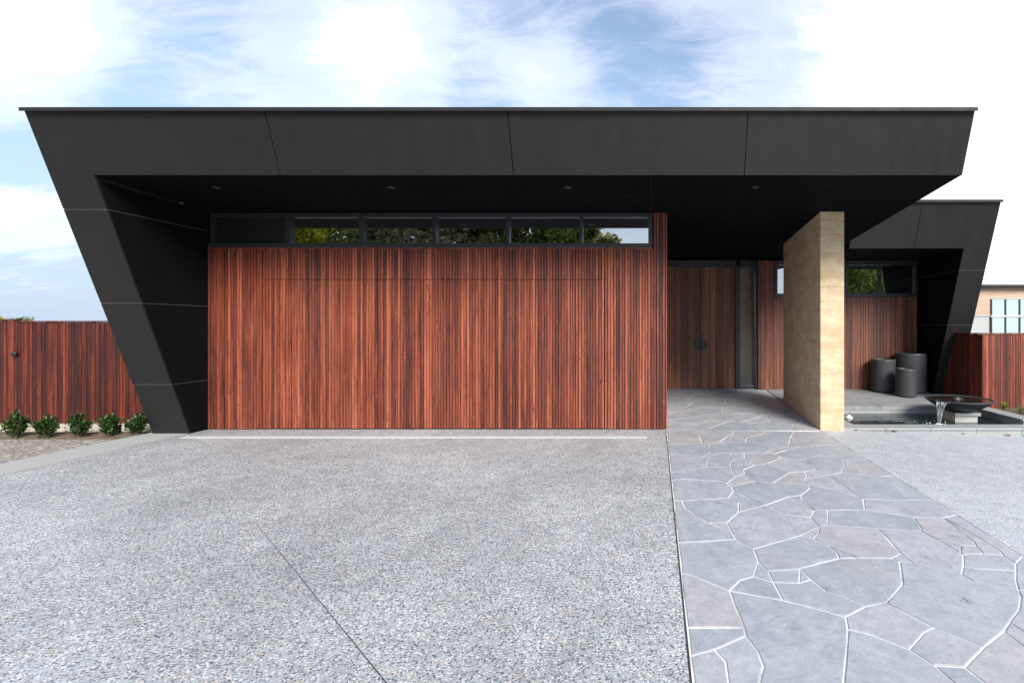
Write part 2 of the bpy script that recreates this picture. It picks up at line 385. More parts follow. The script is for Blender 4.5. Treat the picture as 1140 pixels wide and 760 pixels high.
# ------------------------------------------------------------------ mesh helpers
class MB:
    def __init__(s):
        s.v, s.f, s.m, s.t = [], [], [], []
        s.tone = None
        s.mi = 0
    def face(s, pts):
        i = len(s.v)
        s.v += [tuple(p) for p in pts]
        s.f.append(tuple(range(i, i + len(pts))))
        s.m.append(s.mi)
    def box(s, x0, x1, y0, y1, z0, z1):
        i = len(s.v)
        s.v += [(x, y, z) for z in (z0, z1) for y in (y0, y1) for x in (x0, x1)]
        if s.tone is not None: s.t += [s.tone] * 8
        for q in ((0, 2, 3, 1), (4, 5, 7, 6), (0, 1, 5, 4), (2, 6, 7, 3), (0, 4, 6, 2), (1, 3, 7, 5)):
            s.f.append(tuple(i + k for k in q)); s.m.append(s.mi)
        return s
    def prism(s, poly, fa, fb):
        """poly in 2-D, fa / fb map a 2-D point to the front / back 3-D point"""
        n = len(poly)
        i = len(s.v)
        s.v += [tuple(fa(*p)) for p in poly] + [tuple(fb(*p)) for p in poly]
        s.f.append(tuple(range(i, i + n))); s.f.append(tuple(range(i + 2 * n - 1, i + n - 1, -1)))
        s.m += [s.mi, s.mi]
        for k in range(n):
            a, b = i + k, i + (k + 1) % n
            s.f.append((b, a, a + n, b + n)); s.m.append(s.mi)
        return s
    def lathe(s, prof, c, seg=48, rot=0.0, close=False):
        i = len(s.v)
        n = len(prof)
        for k in range(seg):
            a = 2 * pi * k / seg + rot
            for r, z in prof:
                s.v.append((c[0] + r * cos(a), c[1] + r * sin(a), c[2] + z))
        for k in range(seg):
            k2 = (k + 1) % seg
            for j in range(n - 1 if not close else n):
                j2 = (j + 1) % n
                s.f.append((i + k * n + j, i + k2 * n + j, i + k2 * n + j2, i + k * n + j2)); s.m.append(s.mi)
        return s
    def disc(s, c, r, axis='z', seg=24):
        pts = []
        for k in range(seg):
            a = 2 * pi * k / seg
            if axis == 'z':
                pts.append((c[0] + r * cos(a), c[1] + r * sin(a), c[2]))
            else:
                pts.append((c[0] + r * cos(a), c[1], c[2] + r * sin(a)))
        s.face(pts)
        return s
    def tube(s, path, radii, seg=8):
        i = len(s.v)
        n = len(path)
        for k, (p, r) in enumerate(zip(path, radii)):
            p = Vector(p)
            d = (Vector(path[min(k + 1, n - 1)]) - Vector(path[max(k - 1, 0)])).normalized()
            u = d.orthogonal().normalized() if abs(d.z) < 0.99 else Vector((1, 0, 0))
            if k and abs(u.dot(pu)) < 0.5:
                u = (pu - d * d.dot(pu)).normalized()
            u = (u - d * d.dot(u)).normalized()
            pu = u
            w = d.cross(u)
            for q in range(seg):
                a = 2 * pi * q / seg
                s.v.append(tuple(p + u * (r * cos(a)) + w * (r * sin(a))))
        for k in range(n - 1):
            for q in range(seg):
                q2 = (q + 1) % seg
                s.f.append((i + k * seg + q, i + k * seg + q2, i + (k + 1) * seg + q2, i + (k + 1) * seg + q)); s.m.append(s.mi)
        s.f.append(tuple(i + q for q in reversed(range(seg)))); s.f.append(tuple(i + (n - 1) * seg + q for q in range(seg)))
        s.m += [s.mi, s.mi]
        return s
    def leaf(s, c, d, u, L, Wd):
        """a small folded leaf: two faces sharing the mid-rib"""
        i = len(s.v)
        d, u = d.normalized(), u.normalized()
        w = d.cross(u)
        s.v += [tuple(c), tuple(c + d * L * .45 + w * Wd * .5 + u * Wd * .15), tuple(c + d * L), tuple(c + d * L * .45 - w * Wd * .5 + u * Wd * .15)]
        s.f += [(i, i + 1, i + 2), (i, i + 2, i + 3)]
        s.m += [s.mi, s.mi]
    def build(s, name, mats, parent=None, smooth=False, bevel=0.0):
        me = bpy.data.meshes.new(name)
        me.from_pydata(s.v, [], s.f)
        if not isinstance(mats, (list, tuple)):
            mats = [mats]
        for m in mats:
            me.materials.append(m)
        if len(mats) > 1:
            me.polygons.foreach_set('material_index', s.m)
        if s.t:
            at = me.attributes.new('tone', 'FLOAT', 'POINT')
            at.data.foreach_set('value', s.t)
        if smooth:
            me.polygons.foreach_set('use_smooth', [True] * len(s.f))
        me.update()
        o = bpy.data.objects.new(name, me)
        COL.objects.link(o)
        if parent is not None:
            top = parent
            while top.parent:
                top = top.parent
            me.transform(Matrix.Translation(-top.location))
            o.parent = parent
        if bevel:
            bv = o.modifiers.new('bevel', 'BEVEL'); bv.width = bevel; bv.segments = 2; bv.limit_method = 'ANGLE'; bv.angle_limit = R(40)
        return o

def tag(o, label=None, cat=None, group=None, kind=None):
    if label: o['label'] = label
    if cat: o['category'] = cat
    if group: o['group'] = group
    if kind: o['kind'] = kind
    return o

def thing(name, label, cat, loc, group=None):
    o = bpy.data.objects.new(name, None)
    COL.objects.link(o)
    o.location = loc
    o.empty_display_size = 0.2
    return tag(o, label, cat, group)

def copy_tree(o, parent=None):
    c = o.copy()
    COL.objects.link(c)
    if parent is not None:
        c.parent = parent
    for ch in list(o.children):
        copy_tree(ch, c)
    return c

# ------------------------------------------------------------------ the setting: ground, driveway, path
def floor(y):
    return 0.042 * max(0.0, y - 6.93)

def struct(name, mb, m, kind='structure', **kw):
    o = mb.build(name, m, **kw)
    o['kind'] = kind
    return o

g = MB()
g.face([(-600, -300, -0.30), (600, -300, -0.30), (600, 900, -0.30), (-600, 900, -0.30)])
struct('ground', g, M['earth'])

g = MB()
g.face([(-6.645, -14, 0), (0.145, -14, 0), (0.145, 6.40, 0), (-6.645, 6.40, 0)])
g.face([(-6.645, 6.40, 0), (0.145, 6.40, 0), (0.145, 7.0, 0), (-6.645, 7.0, 0)])
struct('driveway', g, M['agg'])
# saw-cut control joint running diagonally over the slab
g = MB()
a, b = Vector((-3.05, 3.57, 0.0035)), Vector((-0.2, 1.19, 0.0035))
n = Vector((b.y - a.y, a.x - b.x, 0)).normalized() * 0.0030
g.face([a - n * 0.25, b - n, b + n, a + n * 0.25])
struct('driveway_joint', g, M['dark'])
g = MB(); g.box(-7.235, -6.65, -14, 6.70, -0.20, 0.004)
struct('concrete_band', g, M['band'])
g = MB()
g.face([(-40, -14, -0.02), (-7.24, -14, -0.02), (-7.24, 6.44, -0.02), (-40, 6.44, -0.02)])
struct('pebble_bed', g, M['pebble'])
g = MB()
rng = random.Random(5)
nx, ny = 90, 8
hv = {}
for i in range(nx + 1):
    for j in range(ny + 1):
        hv[i, j] = (-16 + 8.77 * i / nx, 6.37 + 0.45 * j / ny, -0.022 + 0.035 * sin(pi * j / ny) + rng.uniform(-.012, .012) * (0 < j < ny))
for i in range(nx):
    for j in range(ny):
        g.face([hv[i, j], hv[i + 1, j], hv[i + 1, j + 1], hv[i, j + 1]])
struct('mulch_strip', g, M['soil'])

# gravel court to the right of the path, falling away from it
g = MB()
fx = lambda x: -0.004 - 0.035 * (x - 2.42)
g.face([(2.42, -14, fx(2.42)), (8.2, -14, fx(8.2)), (8.2, 7.0, fx(8.2)), (2.42, 7.0, fx(2.42))])
struct('side_court', g, M['agg2'])

# path: grout bed with every stone laid into it
g = MB()
for x0, x1, y0, y1 in ((0.15, 2.415, -4, 6.93), (0.15, 2.415, 6.93, 10.5)):
    g.face([(x0, y0, floor(y0)), (x1, y0, floor(y0)), (x1, y1, floor(y1)), (x0, y1, floor(y1))])
struct('path_grout', g, M['grout'])
g = MB(); g.box(0.1455, 0.1545, -4, 6.9, -0.05, 0.003)
struct('path_edge_joint', g, M['dark'])
g = MB(); g.box(2.4155, 2.4195, -4, 6.9, -0.05, 0.0015)
struct('path_edge_joint', g, M['dark'])

STONE_PTS = [(0.16,2.131),(0.273,2.174),(0.438,2.271),(0.443,2.335),(0.16,2.335),(0.42,2.662),(0.473,2.168),(0.477,2.066),(0.441,1.977),(0.158,2.852),(0.312,2.097),(0.306,1.962),(0.196,1.457),(0.162,1.457),(0.303,1.457),(0.56,1.457),(1.361,1.457),(1.493,1.457),(0.243,2.811),(0.7,2.57),(0.985,2.422),(0.955,2.321),(0.845,2.083),(0.793,1.972),(0.59,2.813),(0.693,2.751),(0.656,2.983),(0.692,2.877),(0.899,2.905),(0.843,2.741),(0.925,2.781),(0.97,2.654),(1.052,2.604),(1.13,2.512),(1.26,2.545),(1.19,3.034),(1.532,3.034),(1.563,2.994),(1.626,3.098),(1.637,2.974),(1.86,2.839),(1.661,3.487),(1.96,3.444),(1.998,3.298),(2.033,3.114),(2.033,3.087),(2.103,3.216),(1.932,2.933),(2.219,2.877),(2.291,2.971),(2.29,3.077),(2.072,2.667),(1.801,2.377),(1.719,2.304),(1.544,2.194),(1.365,2.063),(1.395,2.332),(1.182,2.174),(1.237,2.075),(1.258,1.976),(0.501,2.771),(1.31,3.041),(1.205,3.101),(1.492,2.831),(1.442,2.727),(1.885,2.757),(2.038,2.604),(1.933,2.483),(1.323,2.297),(1.123,2.223),(1.059,2.279),(1.387,1.976),(1.987,2.905),(2.137,2.771),(2.233,3.28),(2.199,3.203),(2.177,3.101),(2.313,3.141),(2.273,3.688),(0.157,3.257),(0.573,3.312),(0.595,3.257),(0.663,3.164),(1.049,3.372),(1.235,3.514),(1.191,3.21),(1.123,3.318),(1.186,3.399),(0.156,4.052),(0.23,4.046),(0.253,3.871),(0.414,3.586),(0.557,3.424),(0.547,3.59),(0.676,3.799),(0.71,4.01),(0.64,4.112),(0.717,4.298),(0.851,3.9),(0.927,3.949),(1.038,3.75),(1.222,3.688),(1.175,4.138),(1.3,4.178),(1.28,4.084),(1.445,4.37),(1.285,3.898),(1.308,3.833),(1.416,3.839),(1.301,3.545),(1.355,3.671),(0.36,4.065),(1.723,3.848),(1.816,4.088),(1.7,4.209),(1.872,3.777),(2.035,3.688),(2.0,3.537),(1.522,3.502),(1.452,3.594),(2.185,4.058),(2.412,4.073),(2.412,3.741),(2.412,3.065),(2.413,2.604),(1.924,1.924),(2.413,1.924),(2.414,1.457),(1.798,1.833),(0.154,4.602),(0.154,4.821),(0.805,5.0),(0.812,4.713),(0.689,4.509),(0.719,4.407),(0.912,4.532),(0.989,4.567),(1.129,4.517),(1.45,4.444),(1.459,4.575),(1.754,4.75),(1.376,4.83),(1.558,4.869),(1.93,4.848),(1.702,4.943),(0.299,4.621),(0.64,4.561),(0.802,4.869),(0.5,4.997),(1.301,4.511),(1.596,4.321),(1.786,4.465),(1.798,4.255),(1.52,4.693),(1.821,4.863),(1.187,5.121),(1.078,5.098),(0.927,4.927),(0.911,5.324),(1.021,5.376),(1.059,5.591),(0.892,5.591),(0.718,5.571),(0.543,5.026),(0.152,5.571),(0.666,5.632),(0.693,6.009),(0.151,6.0),(1.397,5.74),(0.924,6.127),(1.43,5.571),(1.982,5.914),(0.92,4.809),(0.839,5.21),(0.585,5.303),(0.564,5.436),(1.282,6.061),(1.377,5.941),(1.326,5.607),(1.679,5.887),(1.753,5.843),(1.465,5.443),(1.388,5.317),(1.248,5.032),(1.905,5.474),(1.62,5.281),(1.721,5.115),(2.119,5.455),(2.123,5.27),(2.052,5.081),(2.23,5.27),(2.411,5.306),(2.41,6.037),(2.411,4.733),(2.259,4.699),(0.149,6.812),(0.52,6.842),(0.527,6.713),(0.606,6.566),(0.609,6.051),(1.127,6.812),(1.108,6.638),(0.842,6.166),(1.607,6.794),(1.477,6.566),(1.237,6.367),(1.171,6.089),(2.0,6.753),(1.81,6.316),(2.409,6.753)]
STONES = [[9,18,5,3,4],[4,3,2,1,0],[0,1,10,11,12,13],[1,2,6,7,8,14,12,11,10],[5,19,20,21,22,23,15,14,8,7,6,2,3],[21,70,69,57,58,59,16,15,23,22],[58,55,71,17,16,59],[56,54,55,58,57,68],[20,33,34,56,68,57,69,70,21],[37,39,40,65,51,66,67,52,53,54,56,34,64,63],[35,61,36,37,63,64,34,33,32,31,30,28],[25,29,30,31,32,33,20,19],[27,28,29,25],[28,30,29],[26,27,25,24],[24,25,19,5,60],[79,80,81,82,26,24,60,5,18,9],[82,83,86,85,62,35,28,27,26],[83,84,87,86],[84,109,41,38,36,61,85,86,87],[85,61,35,62],[36,38,39,37],[41,42,43,44,45,47,40,39,38],[47,72,48,73,51,65,40],[45,76,50,49,48,72,47],[49,123,124,51,73,48],[51,124,126,125,52,67,66],[52,125,128,53],[53,128,125,126,127,17,71,55,54],[88,89,90,91,92,80,79],[91,93,92],[89,111,96,95,94,93,91,90],[95,98,94],[97,99,98,95,96],[94,98,99,100,101,84,83,82,81,80,92,93],[99,102,106,107,101,100],[102,103,104,107,106],[103,105,114,113,112,108,107,104],[101,107,108,110,109,84],[108,112,115,116,117,42,41,109,110],[113,120,121,122,78,116,115,112],[116,78,74,75,46,43,42,117],[43,46,44],[46,75,76,45,44],[78,77,50,76,75,74],[78,122,123,49,50,77],[129,145,146,133,134,97,96,111,89,88],[130,148,163,131,147,132,133,146,145,129],[132,172,135,134,133],[97,134,135,136,137,149,138,105,103,102,99],[138,150,114,105],[139,140,151,152,113,114,150,138],[141,142,153,139,138,149,137],[142,144,154,143,140,139,153],[155,183,141,137,136,172,157,156],[158,159,156,157,172,132,147,131,173],[161,160,159,158],[162,161,158,173,131,163,174],[165,162,174,163,148,175],[164,175,148,130],[167,199,166,165,175,164],[166,169,206,176,177,168,178,160,161,162,165],[168,179,180,170,178],[160,178,170,181,182,155,156,159],[170,180,171,184,185,181],[181,185,186,144,142,141,183,155,182],[185,184,187,188,189,143,154,144,186],[171,192,191,190,188,187,184],[188,190,191,193,194,143,189],[143,194,193,121,120,113,152,151,140],[172,136,135],[195,196,197,198,199,167],[196,200,201,202,169,166,199,198,197],[200,203,204,205,206,169,202,201],[203,207,208,179,168,177,176,206,205,204],[207,209,192,171,180,179,208]]


def clip(poly, px, py, nx, ny):
    out = []
    for k in range(len(poly)):
        a, b = poly[k - 1], poly[k]
        da = (a[0] - px) * nx + (a[1] - py) * ny
        db = (b[0] - px) * nx + (b[1] - py) * ny
        if (da <= 0) != (db <= 0):
            t = da / (da - db)
            out.append((a[0] + (b[0] - a[0]) * t, a[1] + (b[1] - a[1]) * t))
        if db <= 0:
            out.append(b)
    return out

def crazy(x0, x1, y0, y1, cell, rng):
    nx, ny = max(1, round((x1 - x0) / cell)), max(1, round((y1 - y0) / (cell * .8)))
    seeds = [(x0 + (x1 - x0) * (i + .5 + rng.uniform(-.42, .42)) / nx, y0 + (y1 - y0) * (j + .5 + rng.uniform(-.42, .42)) / ny) for i in range(nx) for j in range(ny)]
    polys = []
    for s in seeds:
        p = [(x0, y0), (x1, y0), (x1, y1), (x0, y1)]
        for q in seeds:
            if q is not s and (q[0] - s[0]) ** 2 + (q[1] - s[1]) ** 2 < 6 * cell * cell:
                p = clip(p, (s[0] + q[0]) / 2, (s[1] + q[1]) / 2, q[0] - s[0], q[1] - s[1])
                if len(p) < 3:
                    break
        if len(p) >= 3:
            polys.append(p)
    return polys

def area(p):
    return sum(p[i - 1][0] * p[i][1] - p[i][0] * p[i - 1][1] for i in range(len(p))) / 2

def shrink(p, d):
    if area(p) < 0:
        p = p[::-1]
    q = []
    for a in p:
        if not q or (a[0] - q[-1][0]) ** 2 + (a[1] - q[-1][1]) ** 2 > 0.004 ** 2:
            q.append(a)
    p, n, out = q, len(q), []
    for i in range(n):
        a, b, c = Vector(p[i - 1]), Vector(p[i]), Vector(p[(i + 1) % n])
        e1, e2 = (b - a).normalized(), (c - b).normalized()
        n1, n2 = Vector((-e1.y, e1.x)), Vector((-e2.y, e2.x))
        k = n1 + n2
        L = max(0.35, k.length_squared / 2)
        out.append(tuple(b + k * (d / L)))
    return out

def rough(p, rng, amp=0.006, step=0.13):
    """break long edges so that the stones look split by hand"""
    out = []
    for i in range(len(p)):
        a, b = Vector(p[i]), Vector(p[(i + 1) % len(p)])
        L = (b - a).length
        k = max(1, int(L / step))
        nrm = Vector((-(b - a).y, (b - a).x)) / max(L, 1e-6)
        for j in range(k):
            q = a + (b - a) * (j / k)
            if j:
                q = q + nrm * rng.uniform(-amp, amp)
            out.append(tuple(q))
    return out

def stones(name, polys, gap, m, thick=0.012, seed=1, lift=0.0055):
    rng = random.Random(seed)
    g = MB()
    for p in polys:
        if abs(area(p)) < 0.0015:
            continue
        q = shrink(p, gap * rng.uniform(0.75, 1.25))
        if abs(area(q)) < 0.0006 or area(q) < 0:
            continue
        per = sum((Vector(p[k]) - Vector(p[k - 1])).length for k in range(len(p)))
        if area(q) < abs(area(p)) - per * gap * 1.45:
            q = shrink(p, gap * 0.35)
            if area(q) < abs(area(p)) - per * gap * 0.6:
                continue
        q = rough(q, rng)
        q2 = shrink(q, 0.003)
        if len(q2) != len(q) or area(q2) < 0:
            q2 = q
        h = lift + rng.uniform(-.001, .0015)
        i = len(g.v); n = len(q)
        g.v += [(x, y, floor(y) + h) for x, y in q2] + [(x, y, floor(y) + h - 0.002) for x, y in q] + [(x, y, floor(y) + h - thick) for x, y in q]
        g.f.append(tuple(range(i, i + n))); g.m.append(0)
        for k in range(n):
            k2 = (k + 1) % n
            g.f.append((i + n + k, i + n + k2, i + k2, i + k)); g.m.append(0)
            g.f.append((i + 2 * n + k, i + 2 * n + k2, i + n + k2, i + n + k)); g.m.append(0)
    return struct(name, g, m)

near = [[STONE_PTS[i] for i in p] for p in STONES]
near = [[(min(2.412, max(0.158, x)), y) for x, y in p] for p in near]
rng = random.Random(11)
far = crazy(0.158, 2.412, 6.815, 10.44, 0.52, rng)
behind = crazy(0.158, 2.412, -3.9, 1.45, 0.75, rng)
stones('path', near + far + behind, 0.0055, M['stone'])

# a little moss in the joint along the driveway
g = MB()
rng = random.Random(3)
for k in range(26):
    y = rng.choice([rng.uniform(5.0, 5.9), rng.uniform(2.2, 6.2)])
    g.leaf(Vector((0.150 + rng.uniform(-.006, .006), y, 0.002)), Vector((rng.uniform(-1, 1), rng.uniform(-1, 1), 0.5)), Vector((0, 0, 1)), 0.02, 0.012)
struct('moss', g, M['moss'], kind='stuff')

# terrace between the pond and the rear wall
def terrace():
    g = MB()
    rng = random.Random(8)
    ys = [8.47, 8.92, 9.37, 9.82, 10.40]
    for j in range(4):
        x = 2.785 if j == 0 else 2.42
        off = rng.uniform(.3, .8)
        while x < 5.90:
            x2 = min(5.90, x + (off if off else 0.9)); off = 0
            if 5.90 - x2 < 0.15: x2 = 5.90
            y0, y1 = ys[j] + (0 if j == 0 else .003), ys[j + 1] - .003
            h = rng.uniform(-.001, .001)
            g.prism([(x + .003, y0), (x2 - .003, y0), (x2 - .003, y1), (x + .003, y1)],
                    lambda a, b: (a, b, floor(b) + 0.016 + h), lambda a, b: (a, b, floor(b) - 0.05))
            x = x2
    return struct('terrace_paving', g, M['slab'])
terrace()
g = MB()
x = 2.785
while x < 5.89:
    x2 = min(5.895, x + 0.74)
    g.box(x + .003, x2 - .003, 8.475, 8.56, -0.30, floor(8.475) - 0.052)
    x = x2
g.box(2.785, 5.895, 8.56, 10.4, -0.30, 0.0)
struct('terrace_base', g, M['coping'])

# garden bed right of the pond and behind the fences
g = MB()
g.face([(5.96, 6.9, 0.03), (12, 6.9, 0.03), (12, 8.46, 0.05), (5.96, 8.46, 0.05)])
struct('garden_soil', g, M['soil'])

# ------------------------------------------------------------------ the house
H = thing('modern_house', 'single storey black clad house with red timber garage front and leaning black wing walls', 'house', (-1.5, 6.93, 0))
lead = lambda z: 6.63 - 0.341 * z            # the leaning front plane of roof edge and wing wall
sof = lambda y: 3.30 - 0.06 * (y - 5.505)    # underside of the big roof
XL, XW, XR = -7.14, -6.62, 3.61
ZT = 3.965

def lean(poly, t, fy=lead):
    """panel in the leaning plane, t thick to the back"""
    g = MB()
    g.prism(poly, lambda x, z: (x, fy(z), z), lambda x, z: (x, fy(z) + t, z))
    return g

def screws(g, pts, fy=lead, r=0.007):
    g.mi = 1
    for x, z in pts:
        n = Vector((0, -1, -0.341)).normalized()
        c = Vector((x, fy(z), z)) + n * 0.002
        u = Vector((1, 0, 0)); w = n.cross(u)
        g.face([c + u * (r * cos(a * pi / 4)) + w * (r * sin(a * pi / 4)) for a in range(8)])
    g.mi = 0

# roof body
roof = MB()
yb, yt = lead(3.30) + 0.03, lead(ZT) + 0.03
roof.prism([(yb, 3.302), (yt, ZT), (14.0, ZT - .05), (14.0, sof(14) + .004), ], lambda y, z: (XL + .02, y, z), lambda y, z: (XR - .02, y, z))
roof_o = roof.build('roof', M['backing'], H)
s = MB()
s.face([(XW, lead(3.30) + .012, 3.2995), (XR - .01, lead(3.30) + .012, 3.2995), (XR - .01, 10.62, sof(10.62)), (XW, 10.62, sof(10.62))])
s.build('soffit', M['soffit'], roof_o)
s = MB()
for x in (-3.34, -1.11, 1.26):
    s.face([(x - .003 + 1.05, 5.54, sof(5.54) - .003), (x + .003 + 1.05, 5.54, sof(5.54) - .003), (x + .003 + 1.05, 10.3, sof(10.3) - .003), (x - .003 + 1.05, 10.3, sof(10.3) - .003)])
s.face([(XW, 6.20, sof(6.2) - .003), (XR - .02, 6.20, sof(6.2) - .003), (XR - .02, 6.206, sof(6.206) - .003), (XW, 6.206, sof(6.206) - .003)])
s.build('soffit_joint', M['soffit_gap'], roof_o)
J = [-4.425, -1.675, 1.045]
edges = [XL] + J + [XR]
for k in range(4):
    x0, x1 = edges[k] + (.005 if k else 0), edges[k + 1] - (.005 if k < 3 else 0)
    if k == 0:
        poly = [(XL, 2.938), (XW, 2.938), (XW, 3.30), (x1, 3.30), (x1, ZT), (XL, ZT)]
    else:
        poly = [(x0, 3.30), (x1, 3.30), (x1, ZT), (x0, ZT)]
    g = lean(poly, 0.022)
    nn = 7
    screws(g, [(x0 + .06 + (x1 - x0 - .12) * i / nn, ZT - .09) for i in range(nn + 1)] + [(max(x0, XW + .1) + .06 + (x1 - max(x0, XW + .1) - .12) * i / nn, 3.345) for i in range(nn + 1)])
    g.build('fascia_panel', [M['black'], M['screw']], H)
# right end cheek of the roof
g = MB()
g.prism([(lead(3.302) + .024, 3.302), (lead(ZT) + .024, ZT), (14, ZT - .05), (14, sof(14) + .006)], lambda y, z: (XR - .018, y, z), lambda y, z: (XR, y, z))
g.build('end_cheek', M['black'], H)
g = MB()
g.box(XL - .012, XR + .010, lead(ZT) - .035, lead(ZT) + .30, ZT + .002, ZT + .012)
g.box(XL - .012, XR + .010, lead(ZT) - .035, lead(ZT) - .031, ZT - .030, ZT + .0018)
g.build('roof_flashing', M['flash'], H)

# left wing wall
g = MB()
g.prism([(lead(0) + .024, 0.004), (lead(3.30) + .03, 3.30), (11, 3.30), (11, 0.004)], lambda y, z: (XL + .004, y, z), lambda y, z: (XW - .02, y, z))
wing = g.build('wing_wall', M['backing'], H, )
zs = [0.004, 0.73, 1.82, 2.93]
for k in range(3):
    z0, z1 = zs[k] + (.006 if k else 0), zs[k + 1] - .006
    g = lean([(XL, z0), (XW, z0), (XW, z1), (XL, z1)], 0.022)
    g.build('wing_panel', M['black'], wing)
for k in range(4):
    z0, z1 = zs[k] + (.006 if k else 0), (zs[k + 1] - .006 if k < 3 else 3.235)
    top = min(z1, 3.26)
    g = MB()
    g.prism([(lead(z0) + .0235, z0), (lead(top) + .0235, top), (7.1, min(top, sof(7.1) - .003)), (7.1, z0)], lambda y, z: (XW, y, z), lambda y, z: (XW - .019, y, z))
    g.build('reveal_panel', M['soffit'], wing)
for z in zs[1:]:
    g = MB()
    g.box(XL + .001, XW - .0035, lead(z) + .004, lead(z) + .016, z - .0055, z + .0055)
    g.box(XW - .015, XW - .0035, lead(z) + .02, 6.90, z - .005, z + .005)
    g.build('joint_strip', M['seam'], wing)
g = MB(); g.lathe([(0, .0), (.028, .0), (.030, -.012), (.02, -.026), (0, -.03)], (XW + .05, 6.47, sof(6.47) - .001), 16)
g.build('sensor', M['lamp'], H, smooth=True)

# downlights in the soffit
for x in (-5.55, -3.34, -1.11, 1.26):
    g = MB()
    z = sof(5.90)
    g.lathe([(.044, .001), (.046, -.006), (.034, -.008), (.030, .001)], (x, 5.90, z - .001), 24)
    dl = g.build('downlight', M['lamp'], H, smooth=True)
    g = MB(); g.disc((x, 5.90, z - .0025), .031)
    g.build('lens', M['frame'], dl)

# garage front: battens on a dark backing, a tilting door cut into it, windows above
YG = 6.93
rng = random.Random(21)
g = MB()
g.box(-6.61, 0.15, YG, YG + 0.12, 0.006, 2.668)
g.box(-0.045, 0.15, YG, YG + .12, 2.6685, sof(YG + .12) - .004)
g.build('garage_backing', M['backing'], H)
PITCH = 0.0424
DX0, DX1, DZ = -5.83, -0.755, 2.215
def batten(g, x, y, z0, z1, w=0.0315, d=0.030):
    j = rng.uniform(-.0022, .0022)
    g.box(x - w / 2 + j, x + w / 2 + j, y - d + rng.uniform(-.0015, .0015), y - .001, z0, z1)
wall, door = MB(), MB()
x = -6.598
first_door = True
while x < 0.14:
    wall.tone = door.tone = rng.random()
    if (first_door and x > DX0) or (not first_door and x - PITCH < DX1 < x):      # the cut round the door leaf
        x += .008 if first_door or x > DX1 else 0
        first_door = False
    if DX0 < x < DX1:
        batten(door, x, YG, 0.020, DZ - .004)
        batten(wall, x, YG, DZ + .004, 2.664)
    else:
        top = 2.664 if x < -0.045 else sof(YG) - .012
        if rng.random() < .06:
            zc = rng.uniform(.5, 2.2)
            batten(wall, x, YG, 0.012, zc - .001); batten(wall, x, YG, zc + .001, top)
        else:
            batten(wall, x, YG, 0.012, top)
    x += PITCH
wall.build('batten_cladding', M['wood'], H)
door.build('garage_door', M['wood'], H)['label'] = 'wide tilting garage door hidden in the red batten wall'
g = MB(); g.tone = .6; g.box(-6.61, -0.050, YG - .042, YG - .001, 2.6665, 2.682)
g.build('timber_capping', M['wood'], H)

# right flank of the garage, seen from the entry
g = MB()
y = YG + .03
while y < 10.38:
    g.tone = rng.random()
    g.box(.1515, .168, y, y + .031, floor(y) + .012, sof(y + .03) - .006)
    y += PITCH
g.build('flank_cladding', M['wood'], H)
g = MB(); g.box(.05, .150, YG + .1205, 10.38, floor(YG) + .002, 2.98); g.build('flank_backing', M['backing'], H)

# high window band over the garage door
WZ0, WZ1 = 2.747, 3.142
g = MB()
Y0, Y1 = YG - .012, YG + .11
g.box(-6.60, -0.052, Y0 - .034, Y1, 2.6825, WZ0)                 # sill rail
g.box(-6.60, -0.052, Y0, Y1, WZ1, sof(Y1) - .006)               # head rail
mul = [-6.60, -5.49, -4.40, -3.31, -2.225, -1.135]
wid = [.06, .065, .05, .05, .05, .05]
for x, w in zip(mul, wid):
    g.box(x, x + w, Y0, Y1, WZ0 + .0005, WZ1 - .0005)
g.box(-0.110, -0.052, Y0, Y1, WZ0 + .0005, WZ1 - .0005)
win = g.build('window_band', M['frame'], H)
g = MB(); g.box(mul[0] + .0605, mul[1] - .0005, YG + .03, YG + .06, WZ0 + .001, WZ1 - .001)
g.build('blank_panel', M['black'], win)
for k in range(1, 6):
    xa = mul[k] + wid[k] + .0005
    xb = (mul[k + 1] if k < 5 else -0.110) - .0005
    g = MB(); g.box(xa, xb, YG + .045, YG + .055, WZ0 + .001, WZ1 - .001)
    g.build('pane', M['glass'], win)

